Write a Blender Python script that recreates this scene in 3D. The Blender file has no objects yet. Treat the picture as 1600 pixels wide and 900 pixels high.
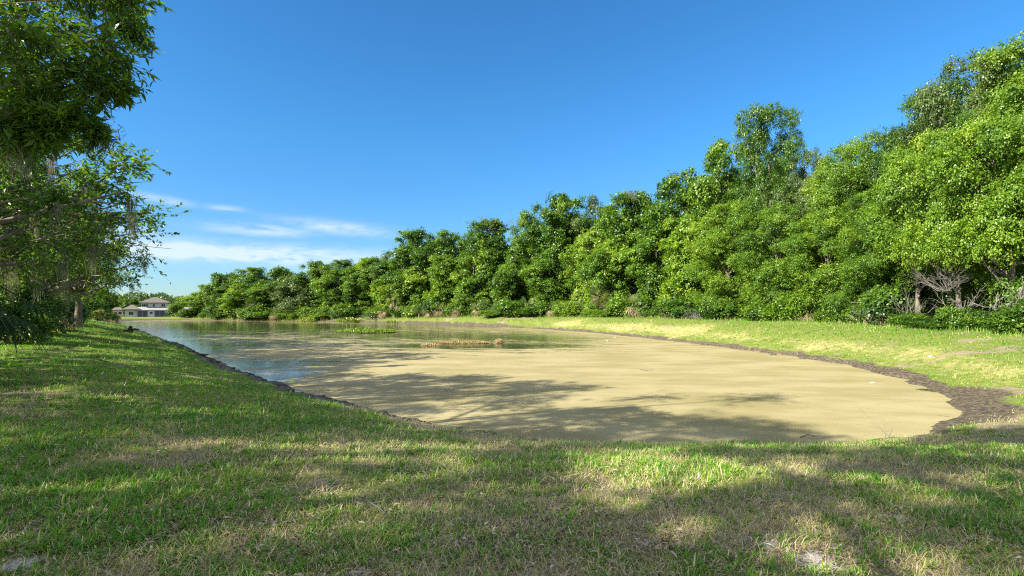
import bpy, math
import numpy as np
from mathutils import Vector
R_ = math.radians
SC = bpy.context.scene
COL = SC.collection

# ---------------------------------------------------------------- camera, sky, sun, exposure
CAMZ = 2.7
FPX = 800.0                     # focal length in pixels of the 1600 px wide photograph
HORY = 485.0                    # horizon row
cd = bpy.data.cameras.new('camera'); cam = bpy.data.objects.new('camera', cd); COL.objects.link(cam)
cd.sensor_width = 36; cd.lens = 18.0; cd.shift_y = (HORY-450)/1600
cd.clip_start = 0.05; cd.clip_end = 6000
cam.location = (0, 0, CAMZ); cam.rotation_euler = (R_(90), 0, 0)
SC.camera = cam

SUN_EL, SUN_AZ = 34.0, -120.0   # azimuth clockwise from +Y
az, el = R_(SUN_AZ), R_(SUN_EL)
TOSUN = Vector((math.sin(az)*math.cos(el), math.cos(az)*math.cos(el), math.sin(el)))
W = bpy.data.worlds.new('World'); SC.world = W; W.use_nodes = True
SKY_STRENGTH = 0.083
sd = bpy.data.lights.new('sun', 'SUN'); so = bpy.data.objects.new('sun', sd); COL.objects.link(so)
sd.energy = 5.0; sd.angle = R_(0.55); sd.color = (1.0, 0.93, 0.80)
so.rotation_euler = TOSUN.to_track_quat('Z', 'Y').to_euler()
so.location = (0, 0, 60)
vs = SC.view_settings
vs.view_transform = 'Standard'; vs.look = 'None'; vs.exposure = 1.42; vs.gamma = 1; vs.use_curve_mapping = False
SC.render.engine = 'CYCLES'
cy = SC.cycles
cy.max_bounces = 6; cy.diffuse_bounces = 3; cy.glossy_bounces = 2; cy.transmission_bounces = 3; cy.transparent_max_bounces = 4
cy.use_denoising = False
cy.filter_width = 1.15
cy.sample_clamp_indirect = 6
cy.caustics_reflective = False; cy.caustics_refractive = False


class NT:
    """small helper round a node tree"""
    def __init__(s, tree): s.t = tree
    def n(s, kind, **kw):
        nd = s.t.nodes.new(kind)
        for k, v in kw.items():
            if k.startswith('_'): setattr(nd, k[1:], v)
            else:
                nd.inputs[k.replace('_', ' ')].default_value = v
        return nd
    def l(s, a, b): s.t.links.new(a, b)
    def val(s, sock, v):
        if hasattr(v, 'is_output') or hasattr(v, 'node'): s.l(v, sock)
        else: sock.default_value = v
    def math(s, op, a, b=0.0, clamp=False):
        m = s.t.nodes.new('ShaderNodeMath'); m.operation = op; m.use_clamp = clamp
        s.val(m.inputs[0], a); s.val(m.inputs[1], b)
        return m.outputs[0]
    def mix(s, f, a, b, mode='MIX'):
        m = s.t.nodes.new('ShaderNodeMix'); m.data_type = 'RGBA'; m.blend_type = mode
        s.val(m.inputs[0], f)
        for i, v in ((6, a), (7, b)):
            if isinstance(v, tuple): m.inputs[i].default_value = (*v, 1) if len(v) == 3 else v
            else: s.l(v, m.inputs[i])
        return m.outputs[2]
    def ramp(s, f, stops, interp='LINEAR'):
        r = s.t.nodes.new('ShaderNodeValToRGB'); r.color_ramp.interpolation = interp
        e = r.color_ramp.elements
        while len(e) < len(stops): e.new(0.5)
        for k, (p, c) in zip(e, stops):
            k.position = p; k.color = (*c, 1) if isinstance(c, tuple) else (c, c, c, 1)
        s.l(f, r.inputs[0]); return r.outputs[0]
    def smooth(s, f, a, b):
        m = s.t.nodes.new('ShaderNodeMapRange'); m.interpolation_type = 'SMOOTHSTEP'
        s.val(m.inputs[0], f); m.inputs[1].default_value = a; m.inputs[2].default_value = b
        return m.outputs[0]
    def attr(s, name):
        a = s.t.nodes.new('ShaderNodeAttribute'); a.attribute_name = name; return a.outputs['Fac']
    def noise(s, vec, scale, detail=4, rough=.55, dist=0.0):
        n = s.t.nodes.new('ShaderNodeTexNoise')
        n.inputs['Scale'].default_value = scale; n.inputs['Detail'].default_value = detail
        n.inputs['Roughness'].default_value = rough; n.inputs['Distortion'].default_value = dist
        s.l(vec, n.inputs['Vector']); return n.outputs['Fac']
    def scaled(s, vec, sx, sy, sz, off=(0, 0, 0), rot=0):
        m = s.t.nodes.new('ShaderNodeMapping'); m.inputs['Scale'].default_value = (sx, sy, sz)
        m.inputs['Location'].default_value = off; m.inputs['Rotation'].default_value = (0, 0, rot)
        s.l(vec, m.inputs['Vector']); return m.outputs[0]


# world: Nishita sky with a few wisps of high cloud low in the left part of the sky
wt = NT(W.node_tree)
bgn = W.node_tree.nodes['Background']
sky = wt.n('ShaderNodeTexSky'); sky.sky_type = 'NISHITA'; sky.sun_disc = False
sky.sun_elevation = el; sky.sun_rotation = az
sky.altitude = 300; sky.air_density = 1.0; sky.dust_density = 0.35; sky.ozone_density = 3.0
tc = wt.n('ShaderNodeTexCoord')
hs = wt.n('ShaderNodeHueSaturation', Saturation=1.2, Value=1.0); wt.l(sky.outputs[0], hs.inputs['Color'])
skyc = wt.mix(1.0, hs.outputs[0], (0.52, 0.88, 1.0), 'MULTIPLY')
sep = wt.n('ShaderNodeSeparateXYZ'); wt.l(tc.outputs['Generated'], sep.inputs[0])
dx, dy, dz = sep.outputs
skyc = wt.mix(wt.smooth(dz, .0, .36), wt.mix(1.0, skyc, (.92, .71, .77), 'MULTIPLY'), skyc)
U = wt.math('ARCTAN2', dx, dy)                       # azimuth in radians, 0 straight ahead
V = wt.math('ARCSINE', dz)                           # elevation
cmb = wt.n('ShaderNodeCombineXYZ'); wt.l(U, cmb.inputs[0]); wt.l(V, cmb.inputs[1])
cn = wt.noise(wt.scaled(cmb.outputs[0], 7, 38, 1, rot=R_(3)), 1.0, 7, .62, .35)
cn2 = wt.noise(wt.scaled(cmb.outputs[0], 16, 60, 1, (3, 1, 0)), 1.6, 6, .65, .6)
def cloud(u0, v0, su, sv, slope=0.0, amp=1.0):
    a = wt.math('DIVIDE', wt.math('SUBTRACT', U, u0), su)
    vv = wt.math('SUBTRACT', wt.math('SUBTRACT', V, v0), wt.math('MULTIPLY', wt.math('SUBTRACT', U, u0), slope))
    b = wt.math('DIVIDE', vv, sv)
    r = wt.math('ADD', wt.math('POWER', wt.math('ABSOLUTE', a), 2), wt.math('POWER', wt.math('ABSOLUTE', b), 2))
    return wt.math('MULTIPLY', wt.math('EXPONENT', wt.math('MULTIPLY', r, -1.0)), amp)
cl = None
for args in [
        (-0.500, 0.098, 0.27, 0.017, -0.005, 1.6),
        (-0.655, 0.124, 0.060, 0.009, -0.05, 0.8),
        (-0.455, 0.140, 0.085, 0.010, 0.0, .95),
        (-0.325, 0.151, 0.10, 0.011, -0.06, .95),
        (-0.600, 0.177, 0.040, 0.006, -0.08, .8),
        (-0.510, 0.172, 0.030, 0.005, 0.0, 0.6),
        (-0.27, 0.075, 0.20, 0.010, -0.02, 0.55)]:
    c = cloud(*args)
    cl = c if cl is None else wt.math('MAXIMUM', cl, c)
cm = wt.math('MULTIPLY', cl, wt.smooth(wt.math('ADD', wt.math('MULTIPLY', cn, .6), wt.math('MULTIPLY', cn2, .4)), .30, .60))
cm = wt.math('MULTIPLY', cm, 1.0, True)
skyc = wt.mix(wt.math('MULTIPLY', cm, .62), skyc, (4.6, 4.9, 5.3))
# bright unseen clouds added overhead and behind the viewer as fill for the shade
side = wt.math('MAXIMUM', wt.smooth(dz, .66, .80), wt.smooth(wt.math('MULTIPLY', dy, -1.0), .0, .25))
fill_cov = wt.smooth(wt.noise(tc.outputs['Generated'], 3.2, 6, .6, .3), .40, .54)
fill_cov = wt.math('MULTIPLY', wt.math('MULTIPLY', fill_cov, side), wt.smooth(dz, -.02, .08))
skyc = wt.mix(fill_cov, skyc, (4.9, 4.75, 4.6))
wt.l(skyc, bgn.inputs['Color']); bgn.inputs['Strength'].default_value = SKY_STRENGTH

# ---------------------------------------------------------------- maths helpers
def hash2(ix, iy, seed):
    h = (ix.astype(np.int64)*374761393 + iy.astype(np.int64)*668265263 + seed*1442695041) & 0xFFFFFFFF
    h = ((h ^ (h >> 13))*1274126177) & 0xFFFFFFFF
    h = (h ^ (h >> 16)) & 0xFFFFFFFF
    return h/4294967295.0
def vnoise(x, y, seed=0):
    ix, iy = np.floor(x), np.floor(y); fx, fy = x-ix, y-iy
    fx = fx*fx*(3-2*fx); fy = fy*fy*(3-2*fy)
    a = hash2(ix, iy, seed); b = hash2(ix+1, iy, seed); c = hash2(ix, iy+1, seed); d = hash2(ix+1, iy+1, seed)
    return (a*(1-fx)+b*fx)*(1-fy)+(c*(1-fx)+d*fx)*fy
def fbm(x, y, seed=0, oct=4):
    s = 0; a = .5; t = 0
    for i in range(oct):
        s = s+a*vnoise(x, y, seed+i*17); t += a; a *= .5; x = x*2.03+3.1; y = y*2.03+1.7
    return s/t
def sst(a, b, x):
    t = np.clip((x-a)/(b-a), 0, 1); return t*t*(3-2*t)
def unproj(px, py, z=0.0):
    Y = FPX*(CAMZ-z)/(py-HORY); return ((px-800)/FPX*Y, Y)

# ---------------------------------------------------------------- pond outline and terrain
SHORE_PX = [(165, 503), (200, 512.5), (250, 531), (300, 553), (335, 567), (360, 577), (400, 592), (430, 604), (500, 628), (560, 643),
            (620, 655), (700, 671), (760, 681), (850, 692), (940, 698), (1000, 699), (1100, 699), (1200, 698), (1300, 694), (1400, 686),
            (1450, 674), (1480, 656), (1487, 640), (1470, 621), (1440, 605), (1400, 589), (1350, 576), (1300, 566), (1200, 552),
            (1100, 538.5), (1000, 527), (900, 517.5), (800, 511.5), (700, 507.5), (600, 504.5), (500, 502.3), (400, 500.8), (300, 500.2), (240, 500.2), (190, 501)]
P0 = np.array([unproj(*p) for p in SHORE_PX])
def catmull(P, k=6):
    n = len(P); out = []
    for i in range(n):
        a, b, c, d = P[i-1], P[i], P[(i+1) % n], P[(i+2) % n]
        for j in range(k):
            t = j/k
            out.append(.5*((2*b)+(-a+c)*t+(2*a-5*b+4*c-d)*t*t+(-a+3*b-3*c+d)*t**3))
    return np.array(out)
SHORE = catmull(P0, 5)
def sdist(x, y):
    """signed distance to the pond outline, positive on land"""
    A = SHORE; B = np.roll(SHORE, -1, 0)
    out = np.empty(x.shape); n = x.size; X = x.ravel(); Y = y.ravel(); o = out.ravel()
    for s in range(0, n, 40000):
        px = X[s:s+40000, None]; py = Y[s:s+40000, None]
        ex = (B-A)[:, 0]; ey = (B-A)[:, 1]
        wx = px-A[:, 0]; wy = py-A[:, 1]
        t = np.clip((wx*ex+wy*ey)/(ex*ex+ey*ey), 0, 1)
        d = np.sqrt(((wx-t*ex)**2+(wy-t*ey)**2).min(1))
        c = ((A[:, 1] > py) != (B[:, 1] > py)) & (px < ex*(py-A[:, 1])/np.where(ey == 0, 1e-9, ey)+A[:, 0])
        o[s:s+40000] = np.where(c.sum(1) % 2 == 1, -d, d)
    return o.reshape(x.shape)
CTRL = np.array([(0, 0, 1.2), (12, 4, 1.25), (-8, 2, 1.2), (20, 16, 1.5), (25, 28, 1.6), (29, 47, 1.7), (18, 72, 1.75), (2, 95, 1.65), (-28, 118, 1.4), (-62, 134, 1.05),
                 (-90, 150, .85), (-115, 165, .6), (-140, 150, .7), (-11, 10, 1.25), (-20, 22, 1.35), (-33, 40, 1.45), (-48, 58, 1.5), (-75, 82, 1.2), (-110, 110, .9), (0, -30, 1.2), (60, 60, 1.8)])
def height(x, y, d=None, full=False):
    if d is None: d = sdist(x, y)
    near = np.hypot(x, y)
    dn = d + (fbm(x*.9, y*.9, 3, 3)-.5)*.55*np.clip(near/12, .6, 3) + (fbm(x*4, y*4, 9, 2)-.5)*.16
    w = 1/((x[..., None]-CTRL[:, 0])**2+(y[..., None]-CTRL[:, 1])**2+30)**1.6
    P = (w*CTRL[:, 2]).sum(-1)/w.sum(-1)
    Wd = 7.6
    t = np.clip(dn/Wd, 0, 1)
    left = sst(4, -4, x)*sst(9, 13, y)
    flat = np.exp(-((x-14.2)**2+(y-13.5)**2)/22.0)     # the flat muddy corner on the right
    prof = np.sin(t*np.pi/2)**(1.0+.9*flat)
    scarp = (.05+.10*left)*sst(0, .25, dn)
    z = np.where(dn > 0, scarp+(P-.12)*prof, np.maximum(dn*.22, -.8))
    z = z + sst(.5, 3, d)*((fbm(x*.25, y*.25, 21, 3)-.5)*.10*np.clip(near/10, .35, 1.5)+(fbm(x*2.2, y*2.2, 31, 3)-.5)*.05)
    z = z + sst(8, 60, d)*(fbm(x*.03, y*.03, 5, 2)-.5)*.3
    back = sst(14, 30, d)*sst(0, -20, x)*sst(5, 30, y)
    z = z-back*.5
    if full: return z, d, dn, left, flat
    return z
def ground_z(x, y):
    return float(height(np.array([x], float), np.array([y], float))[0])

# ---------------------------------------------------------------- mesh helpers
def new_mesh(name, V, quads=None, tris=None, attrs=None, smooth=False, mat=None, matidx=None):
    me = bpy.data.meshes.new(name)
    V = np.asarray(V, np.float32)
    nq = 0 if quads is None else len(quads); nt = 0 if tris is None else len(tris)
    me.vertices.add(len(V)); me.vertices.foreach_set('co', V.ravel())
    loops = []; ls = []; lt = []
    if nq: loops.append(np.asarray(quads, np.int32).ravel()); lt.append(np.full(nq, 4, np.int32))
    if nt: loops.append(np.asarray(tris, np.int32).ravel()); lt.append(np.full(nt, 3, np.int32))
    L = np.concatenate(loops); T = np.concatenate(lt)
    S = np.concatenate([[0], np.cumsum(T)[:-1]]).astype(np.int32)
    me.loops.add(len(L)); me.loops.foreach_set('vertex_index', L)
    me.polygons.add(len(T)); me.polygons.foreach_set('loop_start', S)
    try: me.polygons.foreach_set('loop_total', T)
    except Exception: pass
    if smooth: me.polygons.foreach_set('use_smooth', np.ones(len(T), bool))
    me.update(calc_edges=True)
    for k, a in (attrs or {}).items():
        at = me.attributes.new(k, 'FLOAT', 'POINT'); at.data.foreach_set('value', np.asarray(a, np.float32))
    if mat is not None:
        for m in (mat if isinstance(mat, (list, tuple)) else [mat]): me.materials.append(m)
    if matidx is not None: me.polygons.foreach_set('material_index', np.asarray(matidx, np.int32))
    return me
def link(name, me, parent=None, loc=None):
    o = bpy.data.objects.new(name, me); COL.objects.link(o)
    if parent is not None: o.parent = parent
    if loc is not None: o.location = loc
    return o
def tag(o, label=None, cat=None, group=None, kind=None):
    if label: o['label'] = label
    if cat: o['category'] = cat
    if group: o['group'] = group
    if kind: o['kind'] = kind
    return o
def thing(name, label, cat, loc=(0, 0, 0), rz=0, group=None):
    o = bpy.data.objects.new(name, None); COL.objects.link(o)
    o.location = loc; o.rotation_euler = (0, 0, rz); o.empty_display_size = .2
    return tag(o, label, cat, group)

class MB:
    """collects boxes, tubes and loose polygons into one mesh"""
    def __init__(s): s.v = []; s.f = []; s.n = 0
    def add(s, V, F):
        V = np.asarray(V, float); s.v.append(V); s.f += [tuple(int(i)+s.n for i in f) for f in F]; s.n += len(V)
    def box(s, x0, x1, y0, y1, z0, z1):
        s.add([(x0, y0, z0), (x1, y0, z0), (x1, y1, z0), (x0, y1, z0), (x0, y0, z1), (x1, y0, z1), (x1, y1, z1), (x0, y1, z1)],
              [(0, 3, 2, 1), (4, 5, 6, 7), (0, 1, 5, 4), (1, 2, 6, 5), (2, 3, 7, 6), (3, 0, 4, 7)])
    def tube(s, pts, rad, n=6, seed=0):
        pts = np.asarray(pts, float); rad = np.asarray(rad, float)
        k = len(pts); T = np.gradient(pts, axis=0); T /= np.linalg.norm(T, axis=1)[:, None]+1e-9
        up = np.array([0.0, 0, 1]) if abs(T[0][2]) < .9 else np.array([1.0, 0, 0])
        A = np.cross(T, up); A /= np.linalg.norm(A, axis=1)[:, None]+1e-9; B = np.cross(T, A)
        a = np.arange(n)*2*np.pi/n
        V = pts[:, None]+rad[:, None, None]*(np.cos(a)[None, :, None]*A[:, None]+np.sin(a)[None, :, None]*B[:, None])
        F = [(i*n+j, i*n+(j+1) % n, (i+1)*n+(j+1) % n, (i+1)*n+j) for i in range(k-1) for j in range(n)]
        F += [tuple(range(n)), tuple(range((k-1)*n, k*n))[::-1]]
        s.add(V.reshape(-1, 3), F)
    def mesh(s, name, mat, smooth=False):
        me = bpy.data.meshes.new(name)
        me.from_pydata([tuple(p) for p in np.concatenate(s.v)], [], s.f)
        me.materials.append(mat)
        if smooth: me.polygons.foreach_set('use_smooth', np.ones(len(me.polygons), bool))
        me.update(); return me
    def build(s, name, mat, parent=None, smooth=False, loc=None):
        return link(name, s.mesh(name, mat, smooth), parent, loc)

# ---------------------------------------------------------------- materials
def principled(name, col=(.5, .5, .5), rough=.6, spec=.5, metal=0):
    m = bpy.data.materials.new(name); m.use_nodes = True
    t = NT(m.node_tree); b = m.node_tree.nodes['Principled BSDF']
    b.inputs['Base Color'].default_value = (*col, 1); b.inputs['Roughness'].default_value = rough
    b.inputs['Specular IOR Level'].default_value = spec; b.inputs['Metallic'].default_value = metal
    return m, t, b
def leaf_mat(name, stops, trans=.35, rough=.42, spec=.5):
    m, t, b = principled(name, rough=rough, spec=spec)
    tint = t.attr('tint')
    oi = t.n('ShaderNodeObjectInfo')
    f = t.math('ADD', tint, t.math('MULTIPLY', t.math('SUBTRACT', oi.outputs['Random'], .5), .36), True)
    c = t.ramp(f, stops)
    t.l(c, b.inputs['Base Color'])
    tr = t.n('ShaderNodeBsdfTranslucent')
    t.l(t.mix(1.0, c, (1.9, 1.75, .7), 'MULTIPLY'), tr.inputs['Color'])
    mx = t.n('ShaderNodeMixShader'); mx.inputs[0].default_value = trans
    t.l(b.outputs[0], mx.inputs[1]); t.l(tr.outputs[0], mx.inputs[2])
    t.l(mx.outputs[0], m.node_tree.nodes['Material Output'].inputs['Surface'])
    return m
def noisy(name, c1, c2, scale=6, rough=.85, bump=.3, bscale=30, stretch=(1, 1, 1), spec=.3):
    m, t, b = principled(name, rough=rough, spec=spec)
    g = t.n('ShaderNodeTexCoord').outputs['Object']
    g = t.scaled(g, *stretch)
    n = t.noise(g, scale, 6, .6)
    t.l(t.mix(t.smooth(n, .3, .7), c1, c2), b.inputs['Base Color'])
    bp = t.n('ShaderNodeBump', Strength=bump, Distance=.02); t.l(t.noise(g, bscale, 5, .6), bp.inputs['Height'])
    t.l(bp.outputs[0], b.inputs['Normal'])
    return m

M = {}
M['oak'] = leaf_mat('oak leaves', [(0, (.018, .055, .006)), (.35, (.050, .125, .010)), (.65, (.105, .205, .014)), (1, (.20, .30, .025))], .32)
M['vine'] = leaf_mat('vine leaves', [(0, (.035, .09, .008)), (.4, (.10, .20, .014)), (.7, (.17, .29, .02)), (1, (.28, .38, .035))], .34)
M['dusky'] = leaf_mat('dusky leaves', [(0, (.030, .062, .018)), (.5, (.085, .145, .040)), (1, (.19, .25, .075))], .3)
M['near'] = leaf_mat('laurel oak leaves', [(0, (.02, .06, .008)), (.5, (.06, .145, .014)), (1, (.15, .25, .025))], .46, .38)
M['bush'] = leaf_mat('bush leaves', [(0, (.02, .06, .008)), (.5, (.08, .17, .015)), (1, (.22, .33, .03))], .3)
M['yellow'] = leaf_mat('yellow shrub leaves', [(0, (.10, .14, .02)), (.5, (.28, .32, .06)), (1, (.45, .45, .14))], .3)
M['palm'] = leaf_mat('palm leaves', [(0, (.03, .07, .02)), (.5, (.10, .17, .05)), (1, (.24, .29, .12))], .22, .38)
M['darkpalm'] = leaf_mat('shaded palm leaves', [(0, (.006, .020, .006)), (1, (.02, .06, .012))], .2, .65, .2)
M['deadfrond'] = leaf_mat('dead palm leaves', [(0, (.10, .08, .045)), (.5, (.24, .19, .11)), (1, (.42, .35, .22))], .2, .7, .2)
M['moss'] = leaf_mat('spanish moss', [(0, (.10, .11, .095)), (1, (.24, .25, .22))], .35, .9, .1)
M['bark'] = noisy('bark', (.10, .08, .06), (.24, .21, .17), 5, .9, .8, 18, (1, 1, .3))
M['deadwood'] = noisy('dead wood', (.10, .092, .08), (.25, .23, .205), 5, .9, .5, 24, (1, 1, .3))
M['grass'] = leaf_mat('grass blades', [(0, (.04, .16, .010)), (.30, (.09, .26, .013)), (.55, (.21, .36, .03)), (.72, (.38, .37, .10)), (.86, (.56, .48, .28)), (1, (.72, .63, .42))], .30, .45, .35)
M['litter'] = leaf_mat('dead leaves', [(0, (.05, .033, .024)), (.4, (.20, .14, .095)), (.75, (.36, .29, .21)), (1, (.56, .50, .42))], .1, .6, .35)
M['weed'] = leaf_mat('pond weeds', [(0, (.09, .19, .015)), (.5, (.17, .25, .03)), (1, (.36, .37, .08))], .25)
M['strawmat'] = leaf_mat('dead floating plants', [(0, (.20, .16, .075)), (.5, (.36, .29, .14)), (1, (.52, .43, .25))], .15, .7, .2)

def ground_material():
    m, t, b = principled('ground', rough=.92, spec=.15)
    P = t.n('ShaderNodeTexCoord').outputs['Object']
    mud, lush, sand, dry = t.attr('mud'), t.attr('lush'), t.attr('sand'), t.attr('dry')
    n1 = t.noise(P, 1.3, 6, .62); n2 = t.noise(P, 9, 5, .65); n3 = t.noise(P, 45, 4, .7)
    nst = t.noise(t.scaled(P, 30, 90, 30, rot=.5), 1.0, 4, .7)
    soil = t.mix(t.smooth(n3, .35, .68), (.14, .11, .07), (.35, .29, .20))
    soil = t.mix(t.smooth(nst, .50, .72), soil, (.52, .43, .30))
    soil = t.mix(t.smooth(n2, .30, .45), (.09, .07, .05), soil)
    green = t.mix(t.smooth(n3, .3, .72), (.075, .12, .018), (.18, .22, .05))
    green = t.mix(t.smooth(n2, .42, .72), green, (.24, .26, .06))
    straw = t.mix(t.smooth(n3, .3, .7), (.25, .23, .08), (.44, .385, .17))
    lw = t.math('ADD', lush, t.math('MULTIPLY', t.math('SUBTRACT', n2, .5), 1.0))
    lw = t.smooth(t.math('ADD', lw, t.math('MULTIPLY', t.math('SUBTRACT', n3, .5), .5)), .30, .62)
    c = t.mix(lw, soil, green)
    dw = t.math('ADD', dry, t.math('MULTIPLY', t.math('SUBTRACT', t.noise(P, 2.6, 6, .68), .5), 1.5))
    c = t.mix(t.math('MULTIPLY', t.smooth(dw, .35, .75), .85), c, straw)
    sw = t.smooth(t.math('ADD', sand, t.math('ADD', t.math('MULTIPLY', t.math('SUBTRACT', n2, .5), 1.3), t.math('MULTIPLY', t.math('SUBTRACT', n3, .5), .8))), .45, .8)
    c = t.mix(sw, c, (.50, .47, .44))
    mudc = t.mix(t.smooth(n2, .35, .65), (.045, .037, .026), (.17, .14, .095))
    mudc = t.mix(t.smooth(n3, .58, .75), mudc, (.22, .18, .14))
    mw = t.smooth(t.math('ADD', mud, t.math('ADD', t.math('MULTIPLY', t.math('SUBTRACT', n2, .5), 1.0), t.math('MULTIPLY', t.math('SUBTRACT', n1, .5), .8))), .36, .66)
    c = t.mix(mw, c, mudc)
    t.l(c, b.inputs['Base Color'])
    rr = t.math('SUBTRACT', .92, t.math('MULTIPLY', mw, .25)); t.l(rr, b.inputs['Roughness'])
    bp = t.n('ShaderNodeBump', Strength=.9, Distance=.05)
    t.l(t.math('ADD', t.math('MULTIPLY', n3, .5), n2), bp.inputs['Height']); t.l(bp.outputs[0], b.inputs['Normal'])
    return m
M['ground'] = ground_material()

def pond_material():
    m, t, b = principled('pond', rough=.06, spec=.5)
    b.inputs['IOR'].default_value = 1.333
    P = t.n('ShaderNodeTexCoord').outputs['Object']
    a = t.attr('algae')
    n1 = t.noise(t.scaled(P, .35, 1.5, 1, rot=R_(-12)), 1.0, 6, .62, .4)
    n2 = t.noise(t.scaled(P, 2.0, 7.0, 1, rot=R_(-8)), 1.0, 5, .68, .3)
    n3 = t.noise(P, 38, 3, .7)
    w = t.math('ADD', a, t.math('ADD', t.math('MULTIPLY', t.math('SUBTRACT', n1, .5), 1.7),
               t.math('ADD', t.math('MULTIPLY', t.math('SUBTRACT', n2, .5), 1.2), t.math('MULTIPLY', t.math('SUBTRACT', n3, .5), .35))))
    w = t.smooth(w, .42, .60)
    big = t.noise(t.scaled(P, .25, .5, 1), 1.0, 4, .6)
    alg = t.mix(t.smooth(big, .35, .65), (.25, .215, .10), (.335, .29, .155))
    alg = t.mix(t.smooth(t.noise(P, 3.5, 5, .7), .55, .75), alg, (.24, .23, .075))
    alg = t.mix(t.math('MULTIPLY', t.smooth(n3, .55, .8), .35), alg, (.30, .27, .10))
    strk = t.noise(t.scaled(P, .8, 4.5, 1, rot=R_(-10)), 1.0, 6, .7, .5)
    alg = t.mix(t.math('MULTIPLY', t.smooth(strk, .52, .72), .42), alg, (.22, .205, .085))
    alg = t.mix(t.math('MULTIPLY', t.smooth(t.noise(P, 22, 4, .75), .5, .7), .35), alg, (.40, .36, .21))
    spk = t.smooth(t.noise(P, 11, 2, .5), .73, .77)
    alg = t.mix(spk, alg, (.12, .11, .05))
    t.l(t.mix(w, (.045, .050, .030), alg), b.inputs['Base Color'])
    t.l(t.math('ADD', t.math('MULTIPLY', w, .60), .035), b.inputs['Roughness'])
    t.l(t.math('SUBTRACT', .5, t.math('MULTIPLY', w, .36)), b.inputs['Specular IOR Level'])
    bw = t.n('ShaderNodeBump', Strength=.32, Distance=.02)
    t.l(t.noise(t.scaled(P, 1.4, 3, 1), 1.5, 4, .6), bw.inputs['Height'])
    ba = t.n('ShaderNodeBump', Strength=.35, Distance=.004)
    t.l(t.math('MULTIPLY', t.math('ADD', n3, n2), w), ba.inputs['Height']); t.l(bw.outputs[0], ba.inputs['Normal'])
    t.l(ba.outputs[0], b.inputs['Normal'])
    return m
M['pond'] = pond_material()

# ---------------------------------------------------------------- ground and pond sheets
def axis(edges):
    out = []
    for a, b, s in edges: out.append(np.arange(a, b, s))
    return np.concatenate(out+[[edges[-1][1]]])
def grid_faces(nx, ny):
    i = np.arange(nx-1)[None, :]+np.arange(ny-1)[:, None]*nx
    return np.stack([i, i+1, i+1+nx, i+nx], -1).reshape(-1, 4)
xs = axis([(-3000, -300, 300), (-300, -120, 12), (-120, -40, 1.2), (-40, -16, .4), (-16, 17, .13), (17, 34, .4), (34, 100, 2.5), (100, 300, 20), (300, 3000, 300)])
ys = axis([(-600, -60, 90), (-60, -8, 3), (-8, 1, .4), (1, 18, .13), (18, 40, .4), (40, 90, .9), (90, 175, 1.4), (175, 320, 12), (320, 4000, 300)])
GX, GY = np.meshgrid(xs, ys)
GZ, GD, GDN, GLEFT, GFLAT = height(GX, GY, None, True)
def masks(x, y, d, dn, left, flat):
    n = fbm(x*.5, y*.5, 41, 4); n2 = fbm(x*.16, y*.16, 77, 3)
    right = sst(2, 9, x)*sst(12, 18, y)
    far = sst(60, 100, y)
    mw = .22+.75*left+.35*right+1.2*flat+.3*far
    mw = np.where((y < 12) & (x > -2) & (x < 9), .28, mw)
    mud = 1-sst(.55, 1.3, (dn+(n-.5)*1.2*np.clip(mw, .2, 2))/mw)
    lush_left = sst(-1.5, -5, x)*1.0
    lush = .42+.42*lush_left+.30*sst(14, 26, y)+.32*sst(2.5,5,x)*sst(11,8,y)+.30*right+(n-.5)*1.9+(n2-.5)*.6+(fbm(x*1.7, y*1.7, 143, 3)-.5)*1.0
    sand = np.zeros_like(x)
    for (px, py, r) in ((1270, 860, .20), (1205, 835, .14), (30, 868, .16), (700, 822, .09), (1010, 830, .08), (1400, 790, .10), (560, 880, .10)):
        cx, cy_ = unproj(px, py, 1.2); sand = np.maximum(sand, .85*np.exp(-((x-cx)**2+(y-cy_)**2)/(r*r*1.6)))
    dryband = np.exp(-((dn-(mw+1.6))/1.5)**2)*(right*.9+far*.8+.2)
    dry = .02+dryband*.42+.14*right+.14*far+(fbm(x*.22, y*.3, 55, 3)-.5)*1.0*sst(12, 25, y)*(1-left*.7) 
    dry = dry+.30*np.exp(-((x-.8)**2/9+(y-4.9)**2/2.5)) - .35*left*sst(14, 30, y)
    return np.clip(mud, 0, 1), np.clip(lush, 0, 1.2), sand, np.clip(dry, 0, 1)
gm = masks(GX, GY, GD, GDN, GLEFT, GFLAT)
V = np.stack([GX, GY, GZ], -1).reshape(-1, 3)
me = new_mesh('ground', V, grid_faces(len(xs), len(ys)), None,
              dict(mud=gm[0].ravel(), lush=gm[1].ravel(), sand=gm[2].ravel(), dry=gm[3].ravel()), True, M['ground'])
tag(link('ground', me), 'grassy banks and lawn around the pond', kind='structure')

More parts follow.
